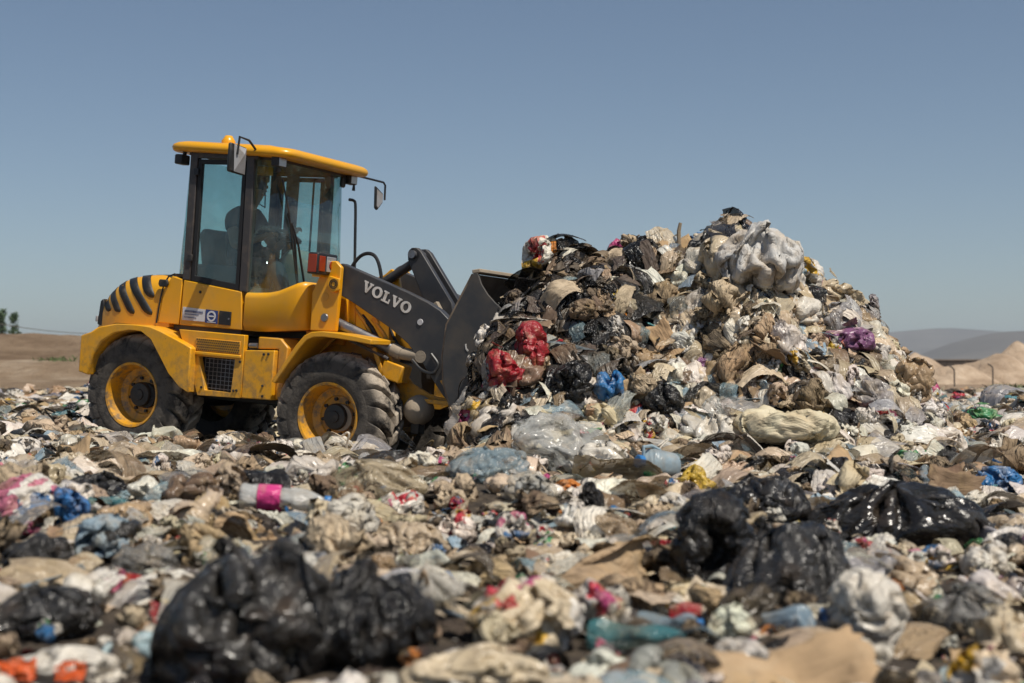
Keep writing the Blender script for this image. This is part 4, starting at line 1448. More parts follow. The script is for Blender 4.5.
for i in range(4):
    rng = np.random.default_rng(950 + i)
    a = np.cumsum(rng.normal(0, .16, (7, 3)), 0) * [1.6, 1, .35]
    lib('cord', shape_mesh('cord_shape', *tube_shape(curve([tuple(q) for q in a], 6), .008, 6), M['rag']), ['looped', 'trailing', 'tangled', 'kinked'][i])
for i in range(3):
    rng = np.random.default_rng(970 + i)
    lib('stick', shape_mesh('stick_shape', *tube_shape([(-.5, 0, 0), (-.2, .02 * rng.normal(), .01), (.2, .02 * rng.normal(), .02), (.5, 0, 0)], [.013, .014, .012, .008], 6), M['card']), ['thin', 'broken', 'weathered'][i])
KIND_IDX = {}
for i, (k, me, a) in enumerate(LIB):
    KIND_IDX.setdefault(k, []).append(i)

# ------------------------------------------------------------------ colours
TINT = {'off-white': (.72, .665, .575), 'beige': (.50, .39, .27), 'tan': (.40, .275, .16), 'grey': (.30, .29, .275), 'dark brown': (.085, .064, .047), 'brown': (.20, .135, .085),
        'black': (.013, .012, .0115), 'charcoal': (.034, .032, .030), 'pale blue': (.30, .40, .46), 'teal': (.07, .22, .24), 'blue': (.025, .15, .36), 'red': (.33, .018, .026), 'pink': (.50, .15, .22),
        'yellow': (.55, .36, .04), 'orange': (.52, .17, .02), 'green': (.04, .25, .10), 'purple': (.22, .09, .19), 'cream': (.61, .50, .345), 'clear': (.62, .62, .60), 'pale yellow': (.60, .53, .37), 'silver': (.52, .51, .49)}
PAL = [('off-white', 35), ('beige', 17), ('tan', 6), ('cream', 20), ('grey', 6), ('brown', 5), ('dark brown', 6), ('pale blue', 2.6), ('teal', 1.4), ('blue', 1.6), ('red', 1.7), ('pink', .9), ('yellow', 1.6), ('orange', 1.3), ('green', 1.3), ('purple', .5)]
PAL_DARK = [('off-white', 5), ('beige', 9), ('tan', 8), ('cream', 4), ('grey', 10), ('brown', 20), ('dark brown', 40), ('red', .8), ('teal', 1.0), ('pink', .5), ('orange', .6)]  # heap's left face: truly dark waste, plus shade put into the colours
KINDS_BASE = [('film_drape', 50), ('cloth_drape', 5), ('clear_drape', 13), ('black_drape', 9), ('print_drape', 3), ('film_sheet', 16), ('rag', 6), ('card', 2)]
KINDS_TOP = [('film_bag', 32), ('film_sheet', 12), ('film_drape', 15), ('rag', 6), ('paper', 7), ('black_bag', 6), ('print_bag', 2.6), ('packet', 3), ('clear_sheet', 6), ('clear_drape', 7), ('card', 2.5), ('bottle', 3.0), ('clod', 4), ('cord', 2.5), ('stick', 1.5)]
KINDS_SCRAP = [('film_sheet', 18), ('film_drape', 30), ('rag', 8), ('paper', 14), ('black_drape', 8), ('packet', 7), ('clear_sheet', 6), ('card', 3), ('clod', 7), ('cloth_drape', 6)]
KINDS_DARK = [('film_drape', 7), ('film_sheet', 6), ('soiled_shaded_drape', 30), ('soiled_shaded_rag', 26), ('paper', 2), ('black_bag', 5), ('black_drape', 18), ('black_sheet', 8), ('film_bag', 4), ('clear_drape', 3), ('packet', 1), ('stick', 2)]  # dark pieces for the left face, some of their darkness painted-in shade

# ------------------------------------------------------------------ the items one can single out, from the picture
# (name, kind, colour, px, py of the foot, width px, height px, yaw, seed, category, label, short reference)
HERO = [
 ('rubbish_bag', 'black', 'charcoal', 248, 700, 205, 170, 10, 11, 'bag', 'large blurred charcoal bag at the bottom edge, the closest bag of all', 'the closest charcoal bag'),
 ('rubbish_bag', 'black', 'black', 375, 672, 130, 118, 60, 12, 'bag', 'shiny black bag leaning against the large charcoal bag near the bottom edge', 'the shiny black bag'),
 ('rubbish_bag', 'print', 'cream', 528, 652, 118, 80, -20, 13, 'bag', 'plump cream bag with red and blue print in front of the brown paper', 'the printed cream bag'),
 ('rubbish_bag', 'film', 'cream', 480, 700, 165, 55, 5, 14, 'bag', 'pale cream bag cut by the bottom edge below the printed bag', 'the cut-off cream bag'),
 ('paper_sack', 'paper', 'tan', 610, 592, 135, 75, 15, 15, 'paper', 'big crumpled tan paper sheet behind the crushed blue bottles', 'the tan paper sheet'),
 ('drinks_bottle', 'bottle', 'teal', 640, 662, 108, 34, -22, 16, 'bottle', 'long crushed teal bottle lying in front of the tan paper', 'the long teal bottle'),
 ('drinks_bottle', 'bottle', 'pale blue', 668, 640, 82, 30, -35, 17, 'bottle', 'pale blue crushed bottle lying across behind the teal one', 'the pale blue bottle'),
 ('rubbish_bag', 'black', 'charcoal', 785, 622, 140, 120, 30, 18, 'bag', 'torn grey-black bag spilling waste in front of the long black bag', 'the torn grey-black bag'),
 ('rubbish_bag', 'black', 'black', 715, 592, 92, 120, 80, 19, 'bag', 'upright black bag with deep folds next to the torn grey-black bag', 'the upright black bag'),
 ('rubbish_bag', 'black', 'black', 762, 528, 100, 62, -15, 20, 'bag', 'humped black bag just behind the upright folded black bag', 'the humped black bag'),
 ('rubbish_bag', 'black', 'black', 898, 552, 200, 84, 8, 21, 'bag', 'long glossy black bag stretched out below the bent brown cardboard', 'the long glossy black bag'),
 ('cardboard_sheet', 'card', 'tan', 790, 702, 165, 62, 8, 22, 'cardboard', 'folded tan cardboard sheet poking up at the bottom edge', 'the folded cardboard'),
 ('rubbish_bag', 'film', 'off-white', 872, 660, 78, 104, 20, 123, 'bag', 'tall off-white bag standing beside the torn grey-black bag', 'the tall off-white bag'),
 ('rubbish_bag', 'clear', 'grey', 962, 636, 92, 56, -10, 25, 'bag', 'see-through grey bag in front of the long glossy black bag', 'the see-through grey bag'),
 ('rubbish_bag', 'film', 'cream', 1008, 668, 72, 66, 40, 26, 'bag', 'puffy cream bag at the lower corner beside the see-through grey bag', 'the puffy cream bag'),
 ('cardboard_sheet', 'card', 'tan', 955, 678, 60, 72, 55, 27, 'cardboard', 'upright tan cardboard flap beside the puffy cream bag', 'the upright cardboard flap'),
 ('cardboard_sheet', 'card', 'brown', 952, 500, 74, 44, 18, 28, 'cardboard', 'bent brown cardboard between the bright blue plastic and the long black bag', 'the bent brown cardboard'),
 ('plastic_sheet', 'redbag', 'blue', 996, 492, 52, 30, -10, 29, 'sheet', 'bright blue plastic lying beside the bent brown cardboard', 'the bright blue plastic'),
 ('plastic_sheet', 'sheet_white', 'off-white', 980, 462, 100, 40, 12, 30, 'sheet', 'wide white plastic film heaped behind the bent brown cardboard', 'the wide white film'),
 ('rubbish_bag', 'clear', 'clear', 552, 474, 118, 66, 0, 31, 'bag', 'large see-through bag lying below the glossy red bag on the heap', 'the large see-through bag'),
 ('rubbish_bag', 'film', 'off-white', 600, 476, 62, 42, 10, 32, 'bag', 'round off-white bag at the lower end of the large see-through bag', 'the round off-white bag'),
 ('rubbish_bag', 'clear', 'pale blue', 490, 484, 92, 46, 15, 33, 'bag', 'pale bluish see-through bag in front of the loader bucket', 'the pale bluish bag'),
 ('rubbish_bag', 'black', 'charcoal', 398, 478, 86, 34, 5, 34, 'bag', 'flat charcoal bag in front of the loader front wheel', 'the flat charcoal bag'),
 ('rubbish_bag', 'clear', 'cream', 378, 500, 108, 46, -8, 35, 'bag', 'dusty see-through cream bag in front of the flat charcoal bag', 'the dusty see-through bag'),
 ('canister', 'canister', 'pale blue', 672, 484, 44, 38, 20, 36, 'canister', 'pale blue plastic canister lying behind the yellow and blue packet', 'the blue canister'),
 ('packet', 'yellowpacket', 'yellow', 696, 496, 44, 36, -15, 37, 'packet', 'puffed yellow packet with dark blue end beside the blue canister', 'the yellow packet'),
 ('woven_sack', 'sack', 'pale yellow', 786, 458, 108, 44, -8, 38, 'sack', 'long pale yellow woven sack lying at the foot of the heap', 'the pale woven sack'),
 ('rubbish_bag', 'film', 'off-white', 716, 456, 48, 40, 30, 39, 'bag', 'ribbed white bag at the foot of the heap beside the woven sack', 'the ribbed white bag'),
 ('rubbish_bag', 'redbag', 'red', 536, 380, 34, 62, 75, 40, 'bag', 'glossy red bag hanging down the face of the heap beside the bucket', 'the glossy red bag'),
 ('plastic_sheet', 'redbag', 'red', 508, 404, 38, 58, 60, 41, 'sheet', 'dark red plastic sheet caught between the bucket and the glossy red bag', 'the dark red sheet'),
 ('rubbish_bag', 'film', 'grey', 496, 398, 24, 42, 85, 42, 'bag', 'small striped grey bag pressed against the bucket edge', 'the striped grey bag'),
 ('rubbish_bag', 'redbag', 'blue', 612, 408, 40, 36, 0, 43, 'bag', 'bright blue bag half buried low on the heap', 'the bright blue bag'),
 ('rubbish_bag', 'sack', 'silver', 760, 294, 92, 76, 5, 44, 'bag', 'big grey-white bag on the summit of the heap', 'the summit bag'),
 ('rubbish_bag', 'film', 'cream', 727, 296, 46, 62, 60, 45, 'bag', 'lumpy cream bag propped against the big summit bag', 'the lumpy cream bag'),
 ('rag', 'rag', 'charcoal', 752, 233, 54, 18, 5, 46, 'rag', 'dark rag draped on top of the summit bag', 'the dark summit rag'),
 ('rubbish_bag', 'black', 'black', 703, 268, 34, 34, 20, 47, 'bag', 'small black bag tucked beside the lumpy cream bag near the summit', 'the small black summit bag'),
 ('plastic_sheet', 'redsheet', 'red', 660, 252, 32, 16, 10, 48, 'sheet', 'scrap of red plastic on the crest of the heap beside the stick', 'the red scrap on the crest'),
 ('wooden_stick', 'stick', 'tan', 678, 268, 5, 42, 0, 49, 'stick', 'thin wooden stick standing upright on the crest of the heap', 'the upright stick'),
 ('rubbish_bag', 'redbag', 'purple', 848, 358, 56, 28, 12, 50, 'bag', 'dusky purple bag lying on the sunny flank of the heap', 'the dusky purple bag'),
 ('plastic_sheet', 'redsheet', 'red', 858, 420, 58, 20, -5, 51, 'sheet', 'flat red sheet low on the sunny flank of the heap', 'the flat red sheet'),
 ('rubbish_bag', 'black', 'teal', 893, 338, 22, 34, 80, 52, 'bag', 'dark teal bag sticking up on the sloping skyline of the heap', 'the dark teal bag'),
 ('rubbish_bag', 'film', 'tan', 914, 412, 44, 56, 75, 53, 'sack', 'tan sack slumped at the end of the heap facing the sand mounds', 'the slumped tan sack'),
 ('plastic_sheet', 'redbag', 'green', 985, 428, 42, 24, 5, 54, 'sheet', 'bright green plastic lying on the flat waste beyond the heap', 'the bright green plastic'),
 ('rubbish_bag', 'film', 'brown', 952, 432, 38, 26, 5, 55, 'bag', 'dark brown bag beside the bright green plastic', 'the dark brown bag'),
 ('rubbish_bag', 'print', 'pink', 28, 530, 88, 62, -10, 56, 'bag', 'pinkish patterned sack at the edge of the picture in front of the rear wheel', 'the pinkish sack'),
 ('plastic_sheet', 'sheet', 'blue', 68, 478, 34, 18, 0, 57, 'sheet', 'small bright blue film behind the pinkish sack', 'the small blue film'),
 ('rubbish_bag', 'black', 'black', 98, 500, 66, 34, 15, 58, 'bag', 'low black bag between the pinkish sack and the loader rear wheel', 'the low black bag'),
 ('drinks_bottle', 'bottle', 'teal', 112, 514, 48, 16, 5, 59, 'bottle', 'small teal bottle lying below the low black bag', 'the small teal bottle'),
 ('plastic_sheet', 'redsheet', 'red', 340, 500, 48, 20, -5, 60, 'sheet', 'bright red plastic in front of the loader front wheel', 'the bright red plastic'),
 ('drinks_bottle', 'labelbottle', 'clear', 285, 516, 92, 40, 4, 61, 'bottle', 'clear bottle with a pink label and blue cap in front of the front wheel', 'the pink-labelled bottle'),
 ('packet', 'sheet', 'yellow', 202, 498, 34, 14, 18, 62, 'packet', 'flat yellow packet in front of the loader rear wheel', 'the flat yellow packet'),
 ('rubbish_bag', 'clear', 'grey', 147, 576, 68, 36, 0, 63, 'bag', 'domed grey see-through bag behind the closest charcoal bag', 'the domed grey bag'),
 ('rubbish_bag', 'black', 'charcoal', 40, 574, 72, 46, -20, 64, 'bag', 'charcoal bag below the pinkish sack', 'the small charcoal bag'),
 ('rubbish_bag', 'black', 'charcoal', 45, 640, 110, 60, 10, 65, 'bag', 'blurred charcoal bag above the orange-printed white bag', 'the blurred charcoal bag'),
 ('rubbish_bag', 'orangeprint', 'off-white', 65, 692, 125, 46, 0, 66, 'bag', 'white bag with orange print at the bottom corner', 'the orange-printed bag'),
 ('rubbish_bag', 'film', 'beige', 408, 562, 88, 44, 0, 67, 'bag', 'dusty beige bag behind the shiny black bag', 'the dusty beige bag'),
 ('rag', 'rag', 'tan', 235, 540, 82, 42, 20, 68, 'rag', 'tan cloth heaped behind the closest charcoal bag', 'the tan cloth'),
 ('rag', 'rag', 'black', 122, 450, 56, 24, 0, 69, 'rag', 'black cloth in front of the loader rear wheel', 'the black cloth'),
 ('plastic_sheet', 'sheet', 'green', 238, 458, 14, 11, 40, 70, 'sheet', 'small green scrap below the loader between its wheels', None),
 ('rubbish_bag', 'film', 'beige', 310, 478, 70, 28, 0, 71, 'bag', 'flat beige bag in front of the loader between its wheels', 'the flat beige bag'),
 ('rubbish_bag', 'print', 'off-white', 400, 520, 60, 30, 30, 72, 'bag', 'off-white bag with red print behind the dusty beige bag', 'the red-printed bag'),
 ('rubbish_bag', 'film', 'beige', 905, 348, 30, 34, 70, 73, 'bag', 'beige bag under the dark teal bag on the skyline', None),
 ('rubbish_bag', 'clear', 'off-white', 530, 502, 60, 34, -15, 74, 'bag', 'off-white see-through bag in front of the round off-white bag', 'the off-white see-through bag'),
 ('drinks_bottle', 'bottle', 'green', 938, 606, 32, 13, 70, 75, 'bottle', 'small green bottle between the tall off-white and see-through grey bags', None),
 ('rubbish_bag', 'film', 'off-white', 985, 580, 48, 40, 10, 76, 'bag', 'off-white bag with a red scrap under the long glossy black bag', 'the small off-white bag'),
 ('rubbish_bag', 'black', 'black', 592, 522, 26, 46, 70, 77, 'bag', 'narrow black bag behind the tan paper sheet', 'the narrow black bag'),
 ('plastic_sheet', 'sheet', 'pale blue', 745, 408, 46, 26, 10, 78, 'sheet', 'pale blue film lying above the woven sack', 'the pale blue film'),
 ('rubbish_bag', 'film', 'off-white', 800, 330, 44, 36, 10, 79, 'bag', 'dusty off-white bag below the summit bag on the sunny flank', 'the dusty flank bag'),
 ('rubbish_bag', 'film', 'cream', 838, 312, 56, 30, 5, 80, 'bag', 'cream bag on the skyline between the summit and the dusky purple bag', 'the skyline cream bag'),
 ('rubbish_bag', 'black', 'black', 575, 418, 46, 52, 60, 81, 'bag', 'black bag in the shaded lower face of the heap beside the bright blue bag', 'the shaded black bag'),
 ('rubbish_bag', 'black', 'black', 662, 428, 44, 34, 10, 82, 'bag', 'black bag between the bright blue bag and the ribbed white bag', 'the middle black bag'),
]
KIND_MAT = {'black': 'film_black', 'film': 'film', 'print': 'print', 'clear': 'clear', 'paper': 'paper', 'rag': 'rag', 'redbag': 'film_glossy', 'sack': 'sack', 'orangeprint': 'film', 'sheet': 'film_glossy', 'redsheet': 'film_glossy', 'sheet_white': 'film', 'clearsheet': 'clear', 'yellowpacket': 'film_glossy'}
M['sack'] = mat_waste('woven_sack', .5, .6, .8, .05, 0.0, 0.0, 45.0, .35)
M['film_glossy'] = mat_waste('bright_film', .34, .34, .5, .1)
M['clear2'] = mat_waste('clear_film_clean', .14, .25, .5, 0.0, 0.0, .72)
heroes = []          # (x, y, radius, reference, px, py, top)


def place(o, p, yaw, scale):
    o.location = p
    o.rotation_euler = (0, 0, R(yaw))
    o.scale = scale


for (name, kind, colr, px, py, wpx, hpx, yaw, seed, cat, label, ref) in HERO:
    foot = hit(px, min(py, 760))
    onheap = height(foot.x, foot.y) > .62
    d = foot.y
    w, h = wpx * d / FPX, hpx * d / FPX
    rng = np.random.default_rng(seed * 7 + 3)
    tilt = (0, R(24)) if label.startswith('large see-through') else (0, 0)
    sink = .10
    ob = None
    if kind in ('black', 'film', 'print', 'clear', 'redbag', 'orangeprint', 'yellowpacket', 'sack'):
        big = wpx > 85
        V, F = sim_bag(1000 + seed, 5 if big else 4, rng.uniform(.70, .77), .5, int(rng.integers(0, 3)) * 3, rng.random() < .65, 40, float(rng.choice([.06, .10])), rng.uniform(.17, .23), .03, (.07, .15), (1, rng.uniform(.7, .9), .8), 0.0, .0012)
        if kind == 'black':
            V, F = sim_bag(1000 + seed, 5 if big else 4, rng.uniform(.78, .84), .5, int(rng.integers(0, 3)) * 3, True, 42, .06, rng.uniform(.12, .16), .035, (.07, .15), (1, rng.uniform(.7, .9), .7), 0.0, .0014)
        if kind == 'sack':
            tall = hpx > wpx * .7
            V, F = sim_bag(1000 + seed, 5, .78 if tall else .84, .5, 4, tall, 42, .06, .18 if tall else .14, .025, (.08, .16), (1, .66, .8 if tall else .40), 0.0, .0006)
        V = norm_shape(V)
        if hpx > wpx * 1.05:
            V = norm_shape(V[:, [2, 1, 0]] * [1, 1, -1])
        V[:, 0] *= w / np.ptp(V[:, 0])
        V[:, 1] *= min(w, h * 1.6) / np.ptp(V[:, 1])
        V[:, 2] *= h * .95 / np.ptp(V[:, 2])
        me = np_mesh(name, V / w, F)
    elif kind in ('paper', 'rag', 'sheet', 'redsheet', 'sheet_white', 'clearsheet'):
        V, F = sim_sheet(1000 + seed, 52, max(.4, min(1.0, 1.5 * h / w + .2)), rng.uniform(.55, .7), rng.uniform(.16, .24), 30, .1, .6)
        V = norm_shape(V)
        V[:, 0] *= w / np.ptp(V[:, 0])
        V[:, 1] *= max(w * .5, min(w, h * 1.3)) / np.ptp(V[:, 1])
        V[:, 2] *= min(h * .75 / np.ptp(V[:, 2]), 2.2 * w)
        me = np_mesh(name, V / w, F)
        if kind == 'clearsheet':
            tilt = (R(8), R(22))
    elif kind == 'card':
        V, F = card_shape(seed, 1, .5, .2)
        V[:, 2] *= 1.0
        me = np_mesh(name, V, F)
        tilt = (R(38), R(-9)) if wpx > 100 else (R(70), R(10))
        sink = -.1
    elif kind in ('bottle', 'labelbottle'):
        V, F, cp, cf = bottle_shape(seed, .4 if kind == 'bottle' else .25)
        me = np_mesh(name, V, F)
        tilt = (R(rng.uniform(-10, 10)), R(rng.uniform(-8, 8)))
        sink = 0
    elif kind == 'box':
        ob = MB()
        t = .012
        a, b_, c_ = w * .5, w * .42, h * .5
        ob.box((0, -b_, c_), (2 * a, t, 2 * c_)).box((0, b_, c_), (2 * a, t, 2 * c_)).box((-a, 0, c_), (t, 2 * b_ - t, 2 * c_ * .995)).box((a, 0, c_), (t, 2 * b_ - t, 2 * c_ * .995)).box((0, 0, t), (2 * a - t, 2 * b_ - t, t))
        o = ob.build(name, M['card'], None, smooth=0, bevel=.004)
        MB().box((0, -b_ - .05, 2 * c_ + .02), (2 * a * .96, .16, .008), (R(35), 0, 0)).build('flap', M['card'], o, smooth=0)['tint'] = TINT['tan']
        MB().box((a + .05, 0, 2 * c_ - .03), (.14, 2 * b_ * .92, .008), (0, R(40), 0)).build('flap', M['card'], o, smooth=0)['tint'] = TINT['tan']
        tilt = (R(-24), R(14))
    elif kind == 'pail':
        r0 = w / 2
        o = MB().lathe([(r0 * .72, 0), (r0 * .75, .004), (r0 * .97, h * .92), (r0 * 1.04, h * .94), (r0 * 1.04, h), (r0 * .98, h), (r0 * .93, h * .9), (r0 * .70, .012), (.0, .012)], 28, 'z').build(name, M['film_glossy'], None)
        MB().tube([(r0 * 1.02 * math.cos(a), -.35 * r0 * math.sin(a) - r0 * .3 * math.sin(a), h * .95 - r0 * .75 * math.sin(a)) for a in np.linspace(0, math.pi, 15)], .004, 6).build('handle', M['steel'], o)
        tilt = (R(38), R(18))
        sink = 0
    elif kind == 'canister':
        r0 = h * .42
        pr = [(.0, 0), (r0 * .9, 0), (r0, r0 * .12), (r0, w * .62), (r0 * .9, w * .72), (r0 * .42, w * .84), (r0 * .34, w * .86), (r0 * .34, w * .93), (0, w * .93)]
        o = MB().lathe(pr, 28, 'z').build(name, M['film_glossy'], None, smooth=45)
        MB().lathe([(r0 * .42, w * .88), (r0 * .42, w), (r0 * .36, w * 1.02), (0, w * 1.02)], 18, 'z').build('cap', M['cap'], o)
        MB().tube([(r0 * .3, 0, w * .86), (r0 * .95, 0, w * .92), (r0 * 1.12, 0, w * .70), (r0 * .98, 0, w * .45)], r0 * .12, 8).build('handle', M['film_glossy'], o)['tint'] = TINT['pale blue']
        tilt = (R(12), R(-78))
        sink = -.35
    elif kind == 'stick':
        ln = h
        o = MB().tube([(0, 0, -.15), (.004, 0, ln * .4), (-.004, .003, ln * .8), (.006, 0, ln)], [.018, .017, .016, .013], 7).build(name, M['wood'], None, smooth=0)
        tilt = (R(3), R(2))
    elif kind == 'lid':
        o = MB().lathe([(0, .012), (w * .36, .014), (w * .40, .008), (w * .46, .012), (w * .5, .006), (w * .5, -.012), (w * .46, -.012)], 28, 'z').build(name, M['film_glossy'], None)
        tilt = (R(75), 0)
    if kind in ('box', 'pail', 'canister', 'stick', 'lid'):
        pass
    else:
        mk = KIND_MAT.get(kind, {'card': 'card', 'bottle': 'pet', 'labelbottle': 'pet'}.get(kind))
        me.materials.append(M[mk])
        o = link_mesh(name, me)
        o.scale = (w, w, w)
    p = Vector(foot)
    if kind == 'lid':
        p = Vector((foot.x, foot.y - .04, foot.z + .10))
        hb = [b for b in bpy.data.objects if b.get('label', '').startswith('tall off-white')]
        q = hb[0].location
        p = Vector((q.x + .005, q.y - .16, q.z + .21))
    elif kind == 'rag' and 'summit bag' in label:
        q = [b for b in bpy.data.objects if b.get('label', '').startswith('big grey-white')][0]
        p = Vector((q.location.x - .03, q.location.y - .02, q.location.z + summit_h * .84))
        sink = 0
    else:
        # the foot is the near edge of the thing: its middle lies further back
        back = min(w, h * 1.2) * .40
        if onheap:
            nrm = normal_at(np.array(foot.x), np.array(foot.y))
            back = .04
        p.y += back
        p.x *= p.y / foot.y
        p.z = float(height(p.x, p.y)) if not onheap else foot.z + .05
        if p.z > foot.z + .12 and not onheap:
            p.z = foot.z + .12
        p.z -= sink * h
    o.location = p
    o.rotation_euler = Euler((tilt[0], tilt[1], R(yaw)))
    if onheap and kind not in ('stick', 'rag'):
        o.rotation_euler = Euler((tilt[0] - R(10), tilt[1], R(yaw * .3)))
    if label.startswith('big grey-white'):
        summit_h = h
    o['tint'] = TINT[colr]
    tag(o, label, cat)
    if kind in ('bottle', 'labelbottle'):
        cme = np_mesh('cap', cp, cf)
        cme.materials.append(M['cap'])
        link_mesh('cap', cme, o)
    if kind == 'labelbottle':
        zc = float(-bottle_shape(seed, .25)[0][:, 2].min() + bottle_shape(seed, .25)[0][:, 2].max()) / 2
        MB().lathe([(.156, -.30), (.160, -.29), (.160, -.06), (.156, -.05)], 32, 'z').build('paper_label', M['film_glossy'], o)
        lb = o.children[-1]
        lb.rotation_euler = (0, R(90), 0)
        lb.location = (0, 0, zc)
        lb.scale = (.92, 1.04, 1)
        lb['tint'] = (.62, .05, .22)
    if kind == 'yellowpacket':
        V2, F2 = sim_bag(77, 4, .7, .45, 1, True, 40, .1, .2, .02)
        V2 = norm_shape(V2) * .5
        m2 = np_mesh('packet_end', V2, F2)
        m2.materials.append(M['film_glossy'])
        e = link_mesh('packet_end', m2, o)
        e.location = (.22, -.18, .02)
        e['tint'] = (.02, .03, .12)
    if kind == 'orangeprint':
        for dx, sc_ in ((-.30, .34), (.12, .26)):
            V2, F2 = sim_sheet(int(90 + dx * 10), 20, .7, .75, .08, 25, .1, .2)
            V2 = norm_shape(V2) * sc_
            m2 = np_mesh('printed_patch', V2, F2)
            m2.materials.append(M['film_glossy'])
            e = link_mesh('printed_patch', m2, o)
            e.location = (dx, -.26, .20)
            e.rotation_euler = (R(55), 0, 0)
            e['tint'] = (.62, .10, .02)
    if kind in ('black', 'film', 'redbag', 'sack') and rng.random() < .75 and wpx > 30:
        # the gathered, tied end of the bag
        g = sh_geo[int(rng.integers(0, 8))]
        Vg = norm_shape(g[0]) * .34
        Vg = Vg[:, [2, 1, 0]] * [.7, .5, 1.0]
        fan = np.clip((Vg[:, 2] - Vg[:, 2].min()) / (np.ptp(Vg[:, 2]) + 1e-6), 0, 1)
        Vg[:, :2] *= (.25 + .9 * fan)[:, None]
        tm = np_mesh('tied_end', Vg, g[1])
        tm.materials.append(me.materials[0])
        te = link_mesh('tied_end', tm, o)
        topi = V[np.argmax(V[:, 2] - .25 * np.abs(V[:, 0]) - .3 * np.maximum(V[:, 1], 0))] / w
        te.location = (float(topi[0]), float(topi[1]), float(topi[2]) + .08)
        te.rotation_euler = (R(rng.uniform(50, 85)), R(rng.uniform(-50, 50)), R(rng.uniform(0, 360)))
        te['tint'] = TINT[colr]
    heroes.append((p.x, p.y, max(w, h * .6) * .5, ref, px, py - hpx * .5, py - hpx, d))

# ------------------------------------------------------------------ everything else that lies about
prng = np.random.default_rng(2024)


def scatter():
    P = []

    def grid(y0, y1, sp, wx, size, extra=1.0):
        for y in np.arange(y0, y1, sp):
            hw = wx(y)
            for x in np.arange(-hw, hw, sp):
                P.append((x + prng.uniform(-.5, .5) * sp, y + prng.uniform(-.5, .5) * sp, prng.uniform(*size) * (1.45 if prng.random() < .12 else 1), 0))
    hw = lambda y: .36 * y + 1.3
    for lay, f, sz in ((0, 1.0, (.20, .42)), (2, 1.0, (.11, .36))):
        n0 = len(P)
        grid(2.0, 6.0, (.14 if lay else .155) * f, hw, (sz[0] * (.8 if lay else .55), sz[1] * (.85 if lay else .6)))
        grid(6.0, 9.0, .175 * f, hw, sz)
        grid(9.0, 17.0, .215 * f, lambda y: .36 * y + 2.0, sz)
        for k in range(n0, len(P)):
            P[k] = (*P[k][:3], lay)
    y = 17.0
    while y < 55:
        sp = .22 + (y - 17) * .018
        hwy = .36 * y + 4.5
        for x in np.arange(-hwy, hwy, sp):
            P.append((x + prng.uniform(-.5, .5) * sp, y + prng.uniform(-.5, .5) * sp, min(.55, sp * prng.uniform(.8, 1.7)), 0 if prng.random() < .5 else 2))
        y += sp
    # extra pieces on the flanks of the heap
    for _ in range(12000):
        x, y_ = prng.uniform(-.6, 3.7), prng.uniform(9.1, 13.0)
        nz = normal_at(np.array(x), np.array(y_))[2]
        if prng.random() < (1 / nz - .75) * .7:
            P.append((x, y_, prng.uniform(.12, .38), 0 if prng.random() < .6 else 2))
    # crumbs and scraps
    for _ in range(8500):
        y_ = 2.0 + 12.5 * prng.random() ** .85
        P.append((prng.uniform(-1, 1) * (.36 * y_ + .7), y_, prng.uniform(.03, .11), 1))
    return np.array(P)


PTS = scatter()
hx, hy = PTS[:, 0], PTS[:, 1]
lx = (hx + 2.976) * .9056 - (hy - 12.98) * .4243
ly = (hx + 2.976) * .4243 + (hy - 12.98) * .9056
keep = np.ones(len(PTS), bool)
# nothing inside the wheels, the machine's belly or the bucket
for wx in (-.04, 1.96):
    keep &= ~((np.abs(lx - wx) < .52) & (np.abs(np.abs(ly) - .565) < .27))
keep &= ~((lx > -.5) & (lx < 3.0) & (np.abs(ly) < .5) & (prng.random(len(PTS)) < .75))
keep &= ~((lx > 2.35) & (lx < 3.35) & (np.abs(ly) < .98))
keep &= ~((lx > 3.3) & (lx < 3.5) & (np.abs(ly) < 1.1) & (ly < -.3) & (PTS[:, 2] > .12))
for (x, y, r, ref, px, py, top, d) in heroes:
    dd = np.hypot(hx - x, (hy - y))
    keep &= ~((dd < r * (.5 if height(x, y) < .62 else .25)) & (PTS[:, 2] > .08))
    # leave the face that looks at the viewer open
    fr = np.hypot(hx - x * (y - r) / y, hy - (y - r * .95))
    if height(x, y) > .62:
        continue
    keep &= ~((dd < r * .62 + PTS[:, 2] * (.42 if y < 8.5 else .1)) & (PTS[:, 3] == 0))
    if y < 8.5:
        keep &= ~((dd < r * .6 + PTS[:, 2] * .3) & (PTS[:, 2] > .09))
        keep &= ~((np.abs(hx - x * hy / y) < r * .75 + PTS[:, 2] * .3) & (hy < y) & (hy > y - 1.1 * r - .45) & (PTS[:, 2] > np.clip(.4 * (y - hy) / .45, .11, .3)))
    keep &= ~((fr < r * .5) & (PTS[:, 2] > r * .6))
PTS = PTS[keep]
N = len(PTS)
X, Y, S, SM = PTS.T
Z = height(X, Y)
NR = normal_at(X, Y)
u = X - .45 * np.clip(Y - 10.9, -.35, 2.5) * (1 - smooth(.3, 1.6, X))
dark = (Z > .75) & (u < 1.15) & (Y < 12.2) & (prng.random(N) < np.clip(1.35 - u * .55, 0, 1))  # left face of the heap: dark items, with its shade partly in their colour
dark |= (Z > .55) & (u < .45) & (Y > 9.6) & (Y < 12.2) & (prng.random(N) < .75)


def choose(items, n):
    names = [k for k, _ in items]
    w = np.array([v for _, v in items], float)
    return np.array(names, object)[prng.choice(len(names), n, p=w / w.sum())]


